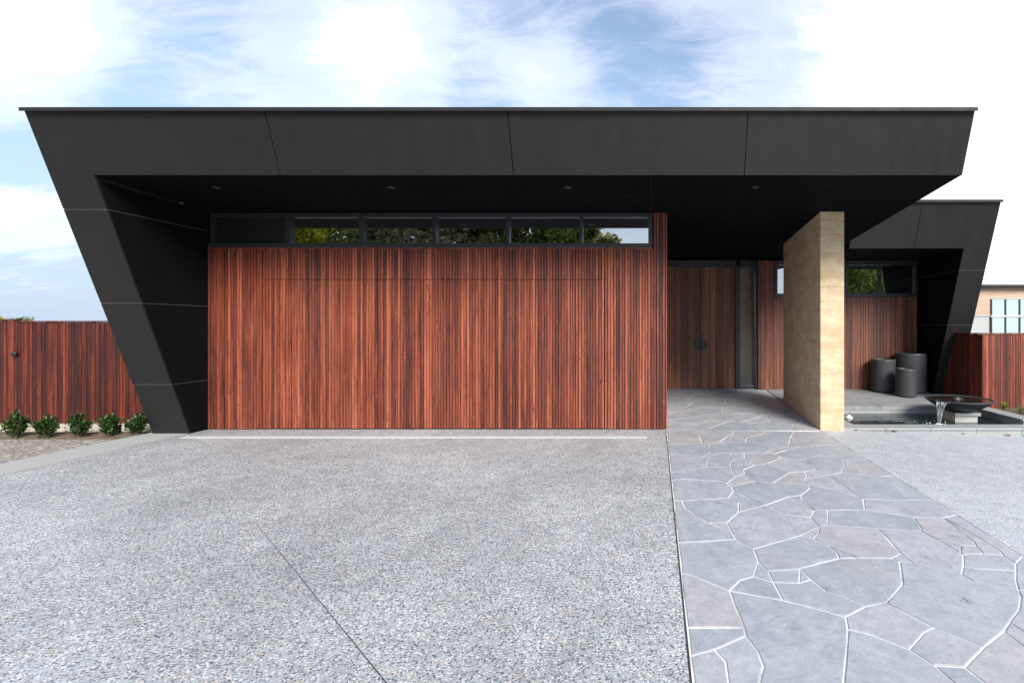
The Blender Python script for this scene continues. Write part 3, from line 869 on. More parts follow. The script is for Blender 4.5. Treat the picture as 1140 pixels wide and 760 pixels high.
# rear entry wall: double door, sidelight, timber wall with window band
YD = 10.40
fz = floor(10.3)
g = MB()
g.box(.16, 6.3, YD + .05, YD + .25, 0, 3.05)
g.build('entry_wall', M['backing'], H)
g = MB()
HZ = 2.86
g.box(.170, 1.785, YD - .03, YD + .045, HZ, 3.0)
g.box(1.775, 1.875, YD - .05, YD + .045, fz + .005, HZ - .0005)
g.box(2.205, 2.242, YD - .10, YD + .045, fz + .005, 2.985)
g.box(1.8755, 2.2045, YD - .045, YD + .045, HZ, 3.0)
g.box(1.8755, 2.2045, YD - .045, YD + .045, fz + .004, fz + .055)
fr = g.build('entry_frame', M['frame'], H)
g = MB(); g.box(1.8758, 2.2042, YD - .005, YD + .005, fz + .056, HZ - .001)
g.build('sidelight', M['glass_door'], fr)
for x0, x1, hx in ((.215, .992, -1), (1.0, 1.772, 1)):
    g = MB()
    g.box(x0, x1, YD, YD + .04, fz + .012, HZ - .004)
    leaf_o = g.build('door_leaf', M['backing'], H)
    g = MB()
    n = 17
    for k in range(n):
        w = (x1 - x0) / n
        g.box(x0 + k * w + .003, x0 + (k + 1) * w - .003, YD - .016 + rng.uniform(-.001, .001), YD - .001, fz + .014, HZ - .006)
    g.build('door_boards', M['wood_door'], leaf_o)
    g = MB()
    c = Vector((.996 + hx * .006, YD - .05, 1.13))
    pts = [(c.x + hx * .13 * cos(a), c.z + .13 * sin(a)) for a in [(-pi / 2 + pi * k / 20) for k in range(21)]]
    g.prism(pts, lambda x, z: (x, YD - .055, z), lambda x, z: (x, YD - .035, z))
    g.box(*sorted((c.x + hx * .03, c.x + hx * .05)), YD - .0345, YD - .015, 1.08, 1.18)
    g.build('door_pull', M['steel'], leaf_o)
    if hx > 0:
        g = MB(); g.prism([(1.015 + .018 * cos(a * pi / 8), 1.335 + .03 * sin(a * pi / 8)) for a in range(16)], lambda x, z: (x, YD - .026, z), lambda x, z: (x, YD - .0155, z))
        g.build('keyhole', M['steel'], leaf_o)

YF = 10.28
g = MB(); g.box(2.245, 5.752, YF, YF + .10, fz, 2.185); g.box(2.245, 2.615, YF, YF + .10, 2.1855, 2.985)
g.build('rear_backing', M['backing'], H)
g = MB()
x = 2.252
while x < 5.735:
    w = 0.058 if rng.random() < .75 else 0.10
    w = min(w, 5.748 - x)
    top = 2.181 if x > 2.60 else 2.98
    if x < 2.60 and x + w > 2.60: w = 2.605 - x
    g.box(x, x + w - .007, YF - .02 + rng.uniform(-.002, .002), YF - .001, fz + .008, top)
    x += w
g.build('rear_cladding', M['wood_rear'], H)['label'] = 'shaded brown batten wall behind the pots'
g = MB()
RZ0, RZ1 = 2.255, 2.885
g.box(2.618, 5.752, YF - .03, YF + .09, 2.1865, RZ0)
g.box(2.618, 5.752, YF - .02, YF + .09, RZ1, 2.976)
for x, w in ((2.618, .06), (3.60, .05), (4.18, .05), (4.905, .055), (5.695, .057)):
    g.box(x, x + w, YF - .02, YF + .09, RZ0 + .0005, RZ1 - .0005)
rw = g.build('rear_window_band', M['frame'], H)
for xa, xb in ((2.6785, 3.5995), (3.6505, 4.1795), (4.2305, 4.9045), (4.9605, 5.6945)):
    g = MB(); g.box(xa, xb, YF + .03, YF + .04, RZ0 + .001, RZ1 - .001)
    g.build('pane', M['glass'], rw)

# rammed earth blade wall under the roof edge
g = MB()
bx0, bx1, by0, by1 = 2.42, 2.775, 6.87, 8.86
g.prism([(by0, -0.06), (by1, -0.06), (by1, sof(by1) - .004), (by0, sof(by0) - .004)], lambda y, z: (bx0, y, z), lambda y, z: (bx1, y, z))
ram = g.build('rammed_earth_wall', M['rammed'], H, bevel=0.012)
ram['label'] = 'tan rammed earth blade wall carrying the roof edge'

# lower right wing of the house
lead2 = lambda z: 9.74 - 0.341 * z
X2, X2i = 6.245, 5.755
ZT2, ZB2 = 3.80, 2.985
g = MB()
g.prism([(lead2(ZB2) + .03, ZB2 + .003), (lead2(ZT2) + .03, ZT2), (14, ZT2 - .03), (14, ZB2 + .003)], lambda y, z: (XR + .004, y, z), lambda y, z: (X2 - .004, y, z))
r2 = g.build('side_roof', M['backing'], H)
g = MB(); g.face([(XR + .005, lead2(ZB2) + .01, ZB2), (X2i, lead2(ZB2) + .01, ZB2), (X2i, 10.5, ZB2), (XR + .005, 10.5, ZB2)])
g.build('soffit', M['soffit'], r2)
j2 = 4.83
g = lean([(XR + .004, ZB2), (j2 - .005, ZB2), (j2 - .005, ZT2), (XR + .004, ZT2)], .022, lead2); g.build('fascia_panel', M['black'], H)
g = lean([(j2 + .005, ZB2), (X2i, ZB2), (X2i, 2.60), (X2, 2.60), (X2, ZT2), (j2 + .005, ZT2)], .022, lead2); g.build('fascia_panel', M['black'], H)
g = MB()
g.box(XR + .022, X2 + .02, lead2(ZT2) - .03, lead2(ZT2) + .3, ZT2 + .002, ZT2 + .012)
g.box(XR + .022, X2 + .02, lead2(ZT2) - .03, lead2(ZT2) - .026, ZT2 - .035, ZT2 + .0018)
g.build('roof_flashing', M['flash'], H)
g = MB()
g.prism([(lead2(0.08) + .024, 0.05), (lead2(ZT2) + .03, ZT2 - .004), (14, ZT2 - .034), (14, .05)], lambda y, z: (X2i + .02, y, z), lambda y, z: (X2 - .003, y, z))
w2 = g.build('side_wing_wall', M['backing'], H)
z2 = [0.10, 0.55, 1.56, 2.594]
for k in range(3):
    a, b = z2[k] + (.005 if k else 0), z2[k + 1] - (.005 if k < 2 else .006)
    lean([(X2i, a), (X2, a), (X2, b), (X2i, b)], .022, lead2).build('wing_panel', M['black'], w2)
    g = MB()
    g.prism([(lead2(a) + .0235, a), (lead2(b) + .0235, b), (10.27, b), (10.27, a)], lambda y, z: (X2i, y, z), lambda y, z: (X2i + .019, y, z))
    g.build('reveal_panel', M['soffit'], w2)
g = MB(); g.prism([(lead2(2.604) + .0235, 2.604), (lead2(2.98) + .0235, 2.98), (10.27, 2.98), (10.27, 2.604)], lambda y, z: (X2i, y, z), lambda y, z: (X2i + .019, y, z))
g.build('reveal_panel', M['soffit'], w2)
for z in z2[1:]:
    g = MB()
    g.box(X2i + .002, X2 - .002, lead2(z) + .004, lead2(z) + .016, z - .005, z + .005)
    g.box(X2i + .003, X2i + .015, lead2(z) + .02, 10.25, z - .004, z + .004)
    g.build('joint_strip', M['seam'], w2)
# ------------------------------------------------------------------ drain, fences
g = MB()
g.box(-6.52, -0.10, 6.375, 6.465, -0.02, 0.0035)
dr = thing('strip_drain', 'long pale metal strip drain set across the driveway before the garage', 'drain', (-3.3, 6.42, 0))
g = MB()
x = -6.49
while x < -0.13:
    g.box(x, x + .016, 6.378, 6.462, -.012, .006); x += .024
g.build('grate', M['drain'], dr)
g = MB(); g.box(-6.50, -0.12, 6.366, 6.376, -.02, .005); g.box(-6.50, -0.12, 6.464, 6.474, -.02, .005)
g.build('frame', M['drain'], dr)
g = MB(); g.face([(-6.5, 6.3765, .0035), (-.12, 6.3765, .0035), (-.12, 6.4635, .0035), (-6.5, 6.4635, .0035)])
g.build('channel', M['drain'], dr)

def fence(name, label, x0, x1, y, z0, tops, rng, axis='x', nails=(), face=-1, wood='wood_fence'):
    """vertical boards on rails and posts; tops = [(from, to, height)]"""
    t = thing(name, label, 'fence', ((x0 + x1) / 2, y, z0) if axis == 'x' else (y, (x0 + x1) / 2, z0))
    def bx(g, a0, a1, b0, b1, c0, c1):
        if axis == 'x': g.box(a0, a1, b0, b1, c0, c1)
        else: g.box(b0, b1, a0, a1, c0, c1)
    for a0, a1, h in tops:
        g = MB()
        x = a0
        while x < a1 - .02:
            w = rng.choice((.040, .042, .052, .064))
            w = min(w, a1 - x)
            e = rng.uniform(-.003, .003)
            yb = sorted((y, y + face * (.018 + e)))
            bx(g, x, x + w - .006, yb[0], yb[1], z0, h - .022 + rng.uniform(-.003, .001))
            g.mi = 1
            for zn in nails:
                s = sorted((y + face * (.018 + e + .0005), y + face * (.018 + e + .002)))
                bx(g, x + w / 2 - .006, x + w / 2 + .002, s[0], s[1], zn - .004, zn + .004)
            g.mi = 0
            x += w
        g.build('board_panel', [M[wood], M['dark']], t)
        g = MB(); s = sorted((y + face * .034, y - face * .03)); bx(g, a0 + .001, a1 - .001, s[0], s[1], h - .0205, h)
        g.build('capping', M[wood], t)
    for zr in (z0 + .25, (z0 + tops[0][2]) / 2, tops[0][2] - .20):
        g = MB(); s = sorted((y - face * .001, y - face * .045)); bx(g, x0, x1, s[0], s[1], zr - .04, zr + .04)
        g.build('rail', M['wood_fence'], t)
    a = x0 + .05
    while a < x1:
        g = MB(); s = sorted((y - face * .0455, y - face * .13)); bx(g, a, min(a + .09, x1), s[0], s[1], z0 - .05, tops[0][2] - .03)
        g.build('post', M['wood_fence'], t)
        a += 1.7
    return t
rng = random.Random(31)
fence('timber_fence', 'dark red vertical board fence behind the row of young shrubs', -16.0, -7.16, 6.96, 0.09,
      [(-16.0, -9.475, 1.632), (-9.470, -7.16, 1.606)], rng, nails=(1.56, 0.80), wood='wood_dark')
fence('timber_fence', 'sunlit red board fence beside the neighbour house, facing the driveway', 5.953, 13.0, 8.50, 0.03,
      [(5.953, 13.0, 1.41)], rng, nails=(1.36,))
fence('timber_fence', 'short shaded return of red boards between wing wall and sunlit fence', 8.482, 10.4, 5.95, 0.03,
      [(8.482, 10.4, 1.41)], rng, axis='y', face=-1, wood='wood_dark')  # darker board material puts the shade on this return into its colour

t = thing('fence_tap', 'small round black fitting high on the left board fence', 'fitting', (-9.485, 6.93, 1.115))
g = MB(); g.tube([(-9.485, 6.94, 1.115), (-9.485, 6.914, 1.115)], [.032, .032], 16); g.build('base_plate', M['pvc'], t)
g = MB(); g.tube([(-9.485, 6.913, 1.115), (-9.485, 6.908, 1.115), (-9.485, 6.893, 1.113), (-9.485, 6.885, 1.112)], [.030, .040, .036, .020], 14); g.build('knob', M['pvc'], t, smooth=True)

# low footing under the left fence
g = MB()
rng = random.Random(4)
x = -16.0
while x < -7.18:
    x2 = min(-7.17, x + rng.uniform(.55, .8))
    g.box(x + .004, x2 - .004, 6.83, 6.99, -.05, .075 + rng.uniform(-.01, .008)); x = x2
tag(g.build('garden_edging', M['kerbc'], bevel=.008), 'low pale concrete edging under the left board fence', 'edging')

g = MB(); g.tube([(-7.62, 6.62, -.02), (-7.62, 6.62, .105)], [.033, .033], 14); g.tube([(-7.62, 6.62, .105), (-7.62, 6.62, .125)], [.040, .036], 14)
tag(g.build('irrigation_riser', M['pvc']), 'stubby black pipe end in the mulch between two shrubs', 'pipe')
g = MB(); g.tube([(-7.52, 6.52, -.02), (-7.52, 6.52, .085)], [.012, .012], 8); g.tube([(-7.52, 6.52, .085), (-7.52, 6.52, .10)], [.02, .017], 8)
tag(g.build('garden_stake', M['pvc']), 'thin dark stake beside the shrub nearest the house', 'stake')

# ------------------------------------------------------------------ shrubs
def shrub(loc, h, w, seed, label, side=None):
    rng = random.Random(seed)
    t = thing('shrub', label, 'shrub', loc, 'young shrubs along the left fence')
    L = Vector(loc)
    stems, fol = MB(), MB()
    tips = []
    ns = 11
    for k in range(ns):
        a = 2 * pi * k / ns + rng.uniform(-.4, .4)
        rr = w * .5 * rng.uniform(.2, .75)
        hh = h * rng.uniform(.55, .92) * (1.05 - .35 * (rr / (w * .5)) ** 2)
        tip = L + Vector((cos(a) * rr, sin(a) * rr, hh))
        mid = L + Vector((cos(a) * rr * .7, sin(a) * rr * .7, hh * .45))
        tips.append((mid, tip))
    tips.append((L + Vector((0, 0, h * .4)), L + Vector((rng.uniform(-.02, .02), 0, h * .97))))
    if side:
        for q in range(3):
            tips.append((L + Vector((side * .6, 0, h * .35)), L + Vector((side + rng.uniform(-.03, .03), rng.uniform(-.04, .04), h * (1.18 - .12 * q)))))
    for mid, tip in tips:
        stems.tube([L + Vector((0, 0, -.03)), mid, tip], [.007, .005, .002], 5)
        for q in range(62):
            f = rng.random() ** .75
            p = mid.lerp(tip, f) if rng.random() < .75 else L.lerp(mid, .35 + .65 * rng.random())
            p = p + Vector((rng.gauss(0, .022), rng.gauss(0, .022), rng.gauss(0, .012)))
            out = (p - L); out.z *= .5
            d = (out.normalized() if out.length > 1e-4 else Vector((0, 0, 1))) + Vector((rng.uniform(-.9, .9), rng.uniform(-.9, .9), rng.uniform(.0, 1.3)))
            u = Vector((rng.uniform(-.6, .6), rng.uniform(-.6, .6), 1))
            u = u - d.normalized() * u.dot(d.normalized())
            if u.length < 1e-3: u = Vector((0, 0, 1)).cross(d)
            fol.leaf(p, d, u, rng.uniform(.035, .062), rng.uniform(.018, .030))
    stems.build('stem', M['bark_dark'], t)
    fol.build('foliage', M['leaf_shrub'], t)
    return t
shrub((-8.76, 6.40, 0), .34, .23, 1, 'ragged young shrub cut by the left edge of the photo')
shrub((-8.36, 6.40, 0), .31, .26, 2, 'broad young shrub, second from the left, before the fence')
shrub((-7.92, 6.42, 0), .32, .22, 3, 'middle shrub of the five in front of the red fence')
shrub((-7.53, 6.44, 0), .31, .24, 4, 'rounded shrub just left of the black pipe end')
shrub((-7.29, 6.56, 0), .27, .21, 5, 'shrub nearest the black wing wall with one tall leaning shoot', side=.10)

# ------------------------------------------------------------------ pond with bowl fountain
pw = thing('pond_surround', 'grey bluestone coping around the small pond', 'coping', (4.3, 7.1, 0))
g = MB()
x = 2.78
gx = lambda x: -0.004 - 0.035 * (x - 2.42)
xs = [2.78, 3.42, 4.10, 4.78, 5.46, 6.14, 6.82, 7.5, 8.2]
for a, b in zip(xs, xs[1:]):
    g.box(a + .002, b - .002, 6.965, 7.23, -.30, -.022)
g.build('kerb_face', M['coping'], pw, bevel=.004)
g = MB()
for a, b in zip(xs, xs[1:]):
    g.box(a + .0015, b - .0015, 6.945, 7.235, -.0215, .010)
g.build('coping', M['coping'], pw, bevel=.006)
g = MB(); g.box(2.78, 3.065, 7.2355, 8.468, -.30, .009)
g.build('coping', M['coping'], pw, bevel=.006)
g = MB()
g.box(5.71, 5.955, 7.2355, 8.468, -.30, .048)
g.build('side_wall', M['coping'], pw)
g = MB(); g.box(5.69, 5.975, 7.2360, 8.468, .0485, .082)
g.build('coping', M['coping'], pw, bevel=.006)
g = MB(); g.box(5.69, 8.2, 7.2355, 7.3, -.3, .02); g.build('kerb_face', M['coping'], pw)
g = MB(); g.face([(3.0, 7.2, -.26), (5.8, 7.2, -.26), (5.8, 8.5, -.26), (3.0, 8.5, -.26)])
struct('pond_floor', g, M['pond'])
g = MB()
g.face([(3.066, 7.2365, -.05), (5.709, 7.2365, -.05), (5.709, 8.474, -.05), (3.066, 8.474, -.05)])
struct('water', g, M['water'])

BX, BY = 5.10, 7.86
f = thing('bowl_fountain', 'wide dark shallow bowl spilling water into the pond from a stone plinth', 'fountain', (BX, BY, -.05))
g = MB(); g.box(BX - .17, BX + .20, BY - .17, BY + .17, -.26, .052); g.build('plinth', M['render'], f, bevel=.004)
g = MB(); g.box(BX - .19, BX + .235, BY - .20, BY + .20, .0525, .105); g.build('plinth_cap', M['coping'], f, bevel=.005)
g = MB()
prof = [(0.0, .108), (.12, .106), (.20, .118), (.32, .168), (.43, .238), (.495, .292), (.503, .306), (.497, .314), (.478, .314), (.465, .306), (.40, .262), (.30, .225), (.15, .205), (0.0, .20)]
g.lathe(prof, (BX, BY, 0), 72)
bowl = g.build('bowl', M['pot'], f, smooth=True)
sa = R(180 + 32)
sd = Vector((cos(sa), sin(sa), 0)); sw = Vector((-sin(sa), cos(sa), 0))
C0 = Vector((BX, BY, 0))
g = MB()
def lip(r0, r1, hw, z0, z1):
    pts = [C0 + sd * r0 - sw * hw, C0 + sd * r1 - sw * hw, C0 + sd * r1 + sw * hw, C0 + sd * r0 + sw * hw]
    g.prism([(p.x, p.y) for p in pts], lambda x, y: (x, y, z1), lambda x, y: (x, y, z0))
lip(.46, .545, .085, .285, .297)
lip(.47, .530, .094, .2975, .318) if False else None
for sgn in (-1, 1):
    pts = [C0 + sd * .468 + sw * (sgn * .087), C0 + sd * .545 + sw * (sgn * .087), C0 + sd * .545 + sw * (sgn * .096), C0 + sd * .468 + sw * (sgn * .096)]
    g.prism([(p.x, p.y) for p in pts], lambda x, y: (x, y, .322), lambda x, y: (x, y, .285))
g.build('spout', M['pot'], bowl)
g = MB(); g.disc((BX, BY, .3035), .462, seg=64)
g.build('water_surface', M['bowl_water'], bowl)
g = MB()
rng = random.Random(2)
g.lathe([(.034, 0), (.030, .014), (.018, .034), (.0, .042)], (BX - .01, BY, .300), 14)
for k in range(9):
    a = rng.uniform(0, 6.28); r = rng.uniform(.02, .07)
    g.lathe([(.008, 0), (.006, .007), (0, .010)], (BX - .01 + r * cos(a), BY + r * sin(a), .303 + rng.uniform(0, .02)), 6)
g.build('bubbler', M['fall'], bowl, smooth=True)
# the curtain of falling water: wide at the lip, drawn together at the pond
g = MB()
rows, colsn = 14, 12
pt = {}
for i in range(rows + 1):
    q = i / rows
    for j in range(colsn + 1):
        s_ = (j / colsn - .5) * 2
        hw = .080 * (1 - .86 * q ** .8)
        out_ = .545 + .085 * q ** .5
        z = .2995 - (.2995 + .048) * q ** 1.0
        p = C0 + sd * (out_ + .006 * cos(s_ * 5 + q * 7)) + sw * (s_ * hw)
        pt[i, j] = Vector((p.x, p.y, z))
for i in range(rows):
    for j in range(colsn):
        g.face([pt[i, j], pt[i + 1, j], pt[i + 1, j + 1], pt[i, j + 1]])
o = g.build('water_curtain', M['fall'], f, smooth=True)
o.modifiers.new('solid', 'SOLIDIFY').thickness = .004
for sgn in (0, colsn):
    g = MB(); g.tube([pt[i, sgn] for i in range(rows + 1)], [.006 - .002 * i / rows for i in range(rows + 1)], 6)
    g.build('water_strand', M['fall'], f, smooth=True)
g = MB()
hit = C0 + sd * .63
for k in range(40):
    a = rng.uniform(0, 6.28); r = abs(rng.gauss(0, .07))
    g.lathe([(.010, 0), (.007, .006), (0, .009)], (hit.x + r * cos(a) * 1.3, hit.y + r * sin(a), -.049), 6)
for k in range(30):
    x, y = hit.x + rng.uniform(-.55, .10), hit.y + rng.uniform(-.1, .30)
    g.lathe([(.007, 0), (.005, .002), (0, .003)], (x, y, -.0495), 6)
tag(g.build('pond_foam', M['white']), 'scattered white foam where the bowl water lands in the pond', 'foam', kind='stuff')
t = thing('pond_light', 'small white light fitting at the water beside the rammed earth wall', 'pond light', (3.33, 8.05, -.05))
g = MB(); g.lathe([(0, .012), (.05, .012), (.062, .002), (.062, -.02), (.03, -.06)], (3.33, 8.05, -.035), 18); g.build('rim', M['white'], t, smooth=True)
g = MB(); g.lathe([(.0, .045), (.025, .038), (.036, .014)], (3.33, 8.05, -.035), 14); g.build('lens', M['white'], t, smooth=True)

# ------------------------------------------------------------------ dark pots on the terrace
def pot(x, y, r, h, label):
    z = floor(y) + .0175
    t = thing('plant_pot', label, 'pot', (x, y, z), 'dark cylinder pots by the rear wall')
    g = MB()
    prof = [(0, 0), (r - .012, 0), (r - .002, .012)]
    n = 16
    for k in range(1, n):
        prof.append((r + (.0025 if k % 2 else -.0025), .012 + (h - .05) * k / n))
    prof += [(r, h - .034), (r + .002, h - .008), (r - .006, h), (r - .024, h), (r - .030, h - .008), (r - .034, .05), (0, .05)]
    g.lathe(prof, (x, y, z), 56)
    g.build('pot_body', M['pot'], t, smooth=True)
    g = MB(); g.disc((x, y, z + h * .86), r - .032)
    g.build('potting_soil', M['soil'], t)
    return t
pot(4.865, 10.0, .245, .69, 'mid sized dark cylinder pot standing farthest left of the three')
pot(5.43, 9.945, .305, .82, 'tallest and widest dark cylinder pot, tucked into the corner')
pot(5.06, 9.44, .195, .56, 'smallest dark cylinder pot in front of the other two')

# ------------------------------------------------------------------ plants and leaves by the right fence
def tuft(x, y, z, h, w, n, seed, label):
    rng = random.Random(seed)
    t = thing('garden_plant', label, 'plant', (x, y, z), 'low plants before the right fence')
    st, fo = MB(), MB()
    for k in range(6):
        a = rng.uniform(0, 6.28); r = rng.uniform(.1, .5) * w
        tip = Vector((x + r * cos(a), y + r * sin(a) * .6, z + h * rng.uniform(.5, 1)))
        base = Vector((x + r * .2 * cos(a), y + r * .2 * sin(a), z - .02))
        st.tube([base, base.lerp(tip, .5) + Vector((0, 0, .02)), tip], [.005, .004, .002], 5)
        for q in range(n):
            p = base.lerp(tip, .25 + .75 * rng.random()) + Vector((rng.gauss(0, .015), rng.gauss(0, .015), rng.gauss(0, .01)))
            d = Vector((rng.uniform(-1, 1), rng.uniform(-1, 1), rng.uniform(0, 1)))
            fo.leaf(p, d, Vector((rng.uniform(-.3, .3), rng.uniform(-.3, .3), 1)).cross(d).cross(d) * -1, rng.uniform(.04, .075), rng.uniform(.018, .03))
    st.build('stem', M['bark_dark'], t)
    fo.build('foliage', M['leaf_green'], t)
tuft(6.10, 8.20, .045, .20, .22, 10, 1, 'upright green plant at the foot of the sunlit fence, nearest the return')
tuft(6.14, 7.85, .04, .15, .26, 12, 2, 'low spreading green plant beside the raised pond coping')
tuft(6.32, 7.95, .04, .19, .24, 11, 3, 'leafy green plant against the sunlit fence at the photo edge')

rng = random.Random(9)
def dead_leaf(x, y, z, s, seed, label):
    rng = random.Random(seed)
    g = MB()
    a = rng.uniform(0, 6.28)
    d = Vector((cos(a), sin(a), .1)); w = Vector((-sin(a), cos(a), 0))
    ring = []
    prof = [0, .55, .95, 1.0, .72, .35, 0]
    c = Vector((x, y, z + .008))
    for k, q in enumerate(prof):
        for sgn in (-1, 0, 1):
            ring.append(c + d * (s * (k / 6 - .5)) + w * (sgn * s * .30 * q) + Vector((0, 0, abs(sgn) * .35 * s * q * .6 + .25 * s * (k / 6 - .5) ** 2)))
    for k in range(6):
        for j in range(2):
            g.face([ring[k * 3 + j], ring[k * 3 + j + 1], ring[k * 3 + j + 4], ring[k * 3 + j + 3]])
    o = g.build('fallen_leaf', M['rust_leaf'])
    o.modifiers.new('solid', 'SOLIDIFY').thickness = .0012
    tag(o, label, 'leaf', 'fallen leaves along the pond kerb')
for k, (x, y, s, lb) in enumerate([(2.98, 6.935, .06, 'single orange fallen leaf lying next to the rammed earth wall'),
        (3.55, 6.93, .08, 'bigger of two orange leaves lying together at the pond kerb'),
        (3.44, 6.90, .055, 'smaller orange leaf just left of a bigger one at the pond kerb'),
        (4.55, 6.915, .06, 'brown fallen leaf under the spout side of the pond kerb'),
        (5.22, 6.92, .085, 'largest orange fallen leaf on gravel in front of the bowl plinth'),
        (5.50, 6.925, .08, 'orange fallen leaf at the right edge of the photo by the kerb')]):
    dead_leaf(x, y, gx(x), s, k + 3, lb)

# ------------------------------------------------------------------ neighbour's house
nb = thing('neighbour_house', 'neighbouring house with cream weatherboards and a wide pale window grid', 'house', (20, 24, 0))
NY = 24.0
g = MB(); g.box(15.6, 27, NY + .02, NY + 9, -.3, 3.60); g.build('house_body', M['render'], nb)
def boards_mat():
    m, N, b = mat('cream_weatherboard')
    o = N.n('ShaderNodeTexCoord').outputs['Object']
    rnd = N.n('ShaderNodeNewGeometry').outputs['Random Per Island']
    c = N.ramp(rnd, [(0, (0.42, 0.24, 0.15)), (.35, (0.56, 0.40, 0.29)), (.7, (0.48, 0.31, 0.21)), (1, (0.38, 0.19, 0.11))])
    c = N.mix(N.noise(N.mapv(o, (.6, 1, 9)), 2.0, 4), c, (0.58, 0.44, 0.34))
    setb(N, b, c, .7)
    return m
M['boards'] = boards_mat()
g = MB()
z = 2.0
k = 0
WX0, WX1, WZa, WZb = 17.22, 21.6, 0.9, 2.98
while z < 3.9:                                  # boards climb slightly to the right, as laid
    sl = 0.085
    for x0, x1 in ((15.6, WX0 - .04), (WX0 - .04, 27.0)):
        za, zb = z + sl * (x0 - 17), z + sl * (x1 - 17)
        h = .112
        lo = 2.17 if x0 < 17 else 3.02
        poly = [(x0, za), (x1, zb), (x1, zb + h), (x0, za + h)]
        poly = clip(clip(poly, 0, lo, 0, -1), 0, 3.60, 0, 1)
        if len(poly) >= 3:
            g.prism(poly, lambda x, zz: (x, NY - .012, zz), lambda x, zz: (x, NY + .019, zz))
    z += .125
g.build('weatherboards', M['boards'], nb)
g = MB(); g.box(15.4, 27.3, NY - .30, NY + 9.2, 3.605, 3.66); g.build('roof', M['frame'], nb)
g = MB(); g.box(15.4, 27.3, NY - .36, NY - .301, 3.60, 3.70); g.build('gutter', M['steel'], nb)
g = MB(); g.box(15.6, WX0 - .05, NY - .03, NY + .0185, 2.115, 2.165); g.build('flashing', M['white_frame'], nb)
g = MB()
g.box(WX0 - .035, WX1, NY - .05, NY + .018, WZb, WZb + .035)
g.box(WX0 - .035, WX1, NY - .05, NY + .018, WZa - .04, WZa)
g.box(WX0 - .035, WX1, NY - .06, NY + .018, 2.06, 2.15)
nw = g.build('window', M['white_frame'], nb)
g = MB()
xm = WX0
pan = []
while xm < WX1 - .1:
    for z0, z1 in ((WZa + .0005, 2.0595), (2.1505, WZb - .0005)):
        g = MB(); g.box(xm - .035, xm + .035, NY - .055, NY + .018, z0, z1); g.build('mullion', M['frame'], nw)
    pan.append(xm); xm += .725
for x in pan:
    for z0, z1 in ((WZa + .001, 2.059), (2.151, WZb - .001)):
        g = MB(); g.box(x + .036, x + .689, NY - .02, NY - .005, z0, z1); g.build('pane', M['glass_teal'], nw)

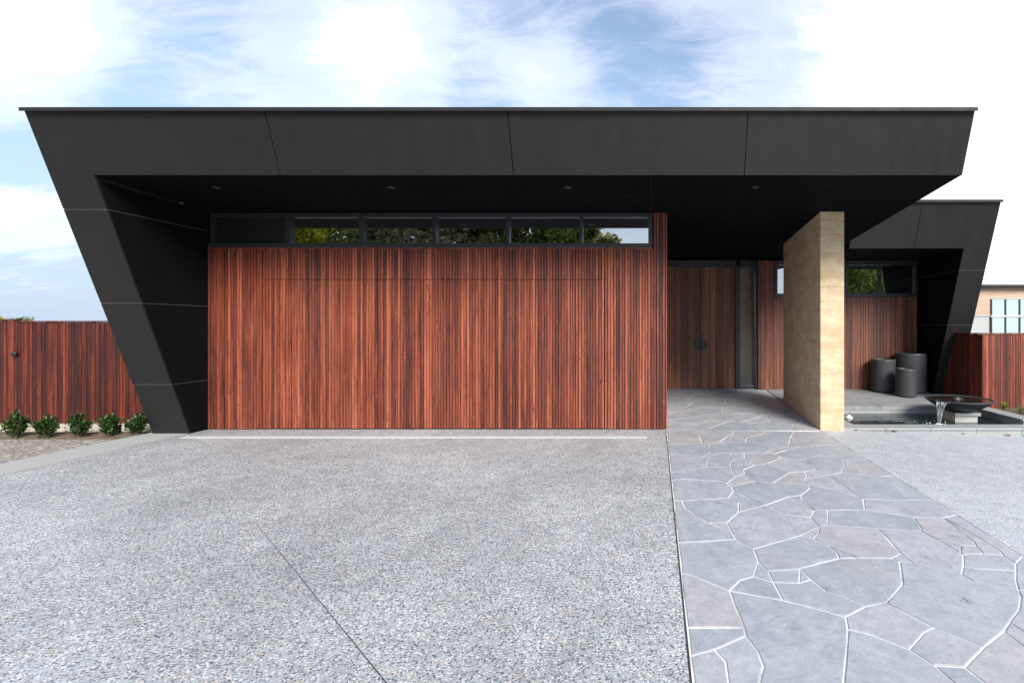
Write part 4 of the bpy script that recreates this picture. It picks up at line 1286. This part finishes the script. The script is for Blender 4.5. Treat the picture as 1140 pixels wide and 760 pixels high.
# ------------------------------------------------------------------ trees: behind the left fence, and those the windows mirror across the street
def tree(name, label, x, y, h, cw, cz0, leafm, barkm, seed, n=5200, ls=.26, group=None, trunk_r=.22, z0=-.3):
    rng = random.Random(seed)
    t = thing(name, label, 'tree', (x, y, z0), group)
    B = Vector((x, y, z0))
    g = MB()
    top = B + Vector((rng.uniform(-.5, .5), rng.uniform(-.4, .4), h * .82))
    mid = B.lerp(top, .45) + Vector((rng.uniform(-.3, .3), 0, 0))
    g.tube([B + Vector((0, 0, -.1)), B.lerp(mid, .5), mid, mid.lerp(top, .6), top], [trunk_r * 1.25, trunk_r, trunk_r * .8, trunk_r * .5, trunk_r * .15], 9)
    g.build('trunk', barkm, t, smooth=True)
    clumps = []
    for k in range(30):
        for _ in range(20):
            p = Vector((rng.uniform(-1, 1), rng.uniform(-1, 1), rng.uniform(-1, 1)))
            if p.length < 1: break
        c = B + Vector((p.x * cw * .5, p.y * cw * .42, cz0 + (h - cz0) * (.5 + .5 * p.z)))
        clumps.append((c, cw * rng.uniform(.10, .19)))
    lm = MB()
    for k in range(11):
        c, r = clumps[k]
        a = mid.lerp(top, rng.uniform(0, .8)) if c.z > mid.z else B.lerp(mid, rng.uniform(.6, 1))
        lm.tube([a, a.lerp(c, .5) + Vector((0, 0, .15)), c], [trunk_r * .38, trunk_r * .25, trunk_r * .07], 6)
    lm.build('limb', barkm, t, smooth=True)
    f = MB()
    per = n // len(clumps)
    for c, r in clumps:
        for q in range(per):
            v = Vector((rng.gauss(0, 1), rng.gauss(0, 1), rng.gauss(0, .8)))
            v = v.normalized() * r * (rng.random() ** .45)
            d = Vector((rng.uniform(-1, 1), rng.uniform(-1, 1), rng.uniform(-1, .6)))
            u = Vector((rng.uniform(-1, 1), rng.uniform(-1, 1), rng.uniform(.1, 1)))
            u = u - d.normalized() * u.dot(d.normalized())
            f.leaf(c + v, d, u, ls * rng.uniform(.7, 1.3), ls * rng.uniform(.4, .6))
    f.build('crown', leafm, t)
    return t
tree('garden_tree', 'pale yellowish treetop showing over the left fence at the photo edge', -43.9, 30, 2.75, 3.2, 1.0, M['leaf_yellow'], M['bark'], 71, 2600, .22)
tree('garden_tree', 'tiny distant treetop just clearing the left board fence', -54.0, 40, 2.75, 2.0, 1.2, M['leaf_olive'], M['bark'], 72, 900, .2)
gr = 'trees across the street mirrored in the windows'
rows_ = [(-23.5, -12.5, 9.0, 6.5, 'leaf_yellow', 'bark_dark', 'bright yellow green tree mirrored in the leftmost glazed pane'),
         (-19.0, -11.5, 9.3, 6.0, 'leaf_yellow', 'bark_dark', 'yellow green tree mirrored where the first two panes meet'),
         (-15.4, -12.5, 9.8, 5.6, 'leaf_olive', 'bark', 'olive tree with darker crown mirrored in the second pane'),
         (-12.0, -12.0, 9.6, 5.2, 'leaf_grey', 'bark', 'grey green gum tree mirrored in the third pane'),
         (-9.0, -13.0, 10.0, 5.2, 'leaf_olive', 'bark', 'olive gum tree mirrored between the third and fourth panes'),
         (-6.2, -12.2, 9.4, 4.6, 'leaf_green', 'bark', 'mid green tree mirrored in the fourth pane'),
         (-3.7, -12.4, 9.0, 3.4, 'leaf_olive', 'bark', 'gum tree with bare pale limbs mirrored beside the patch of sky'),
         (14.2, -11.5, 7.4, 6.4, 'leaf_green', 'bark_dark', 'dense green tree mirrored in the window behind the rammed earth wall')]
for k, (x, y, h, cw, lf, bk, lb) in enumerate(rows_):
    tree('street_tree', lb, x, y, h, cw, h * (.36 if k < 7 else .2), M[lf], M[bk], 80 + k, 9600, .34, gr, .2)
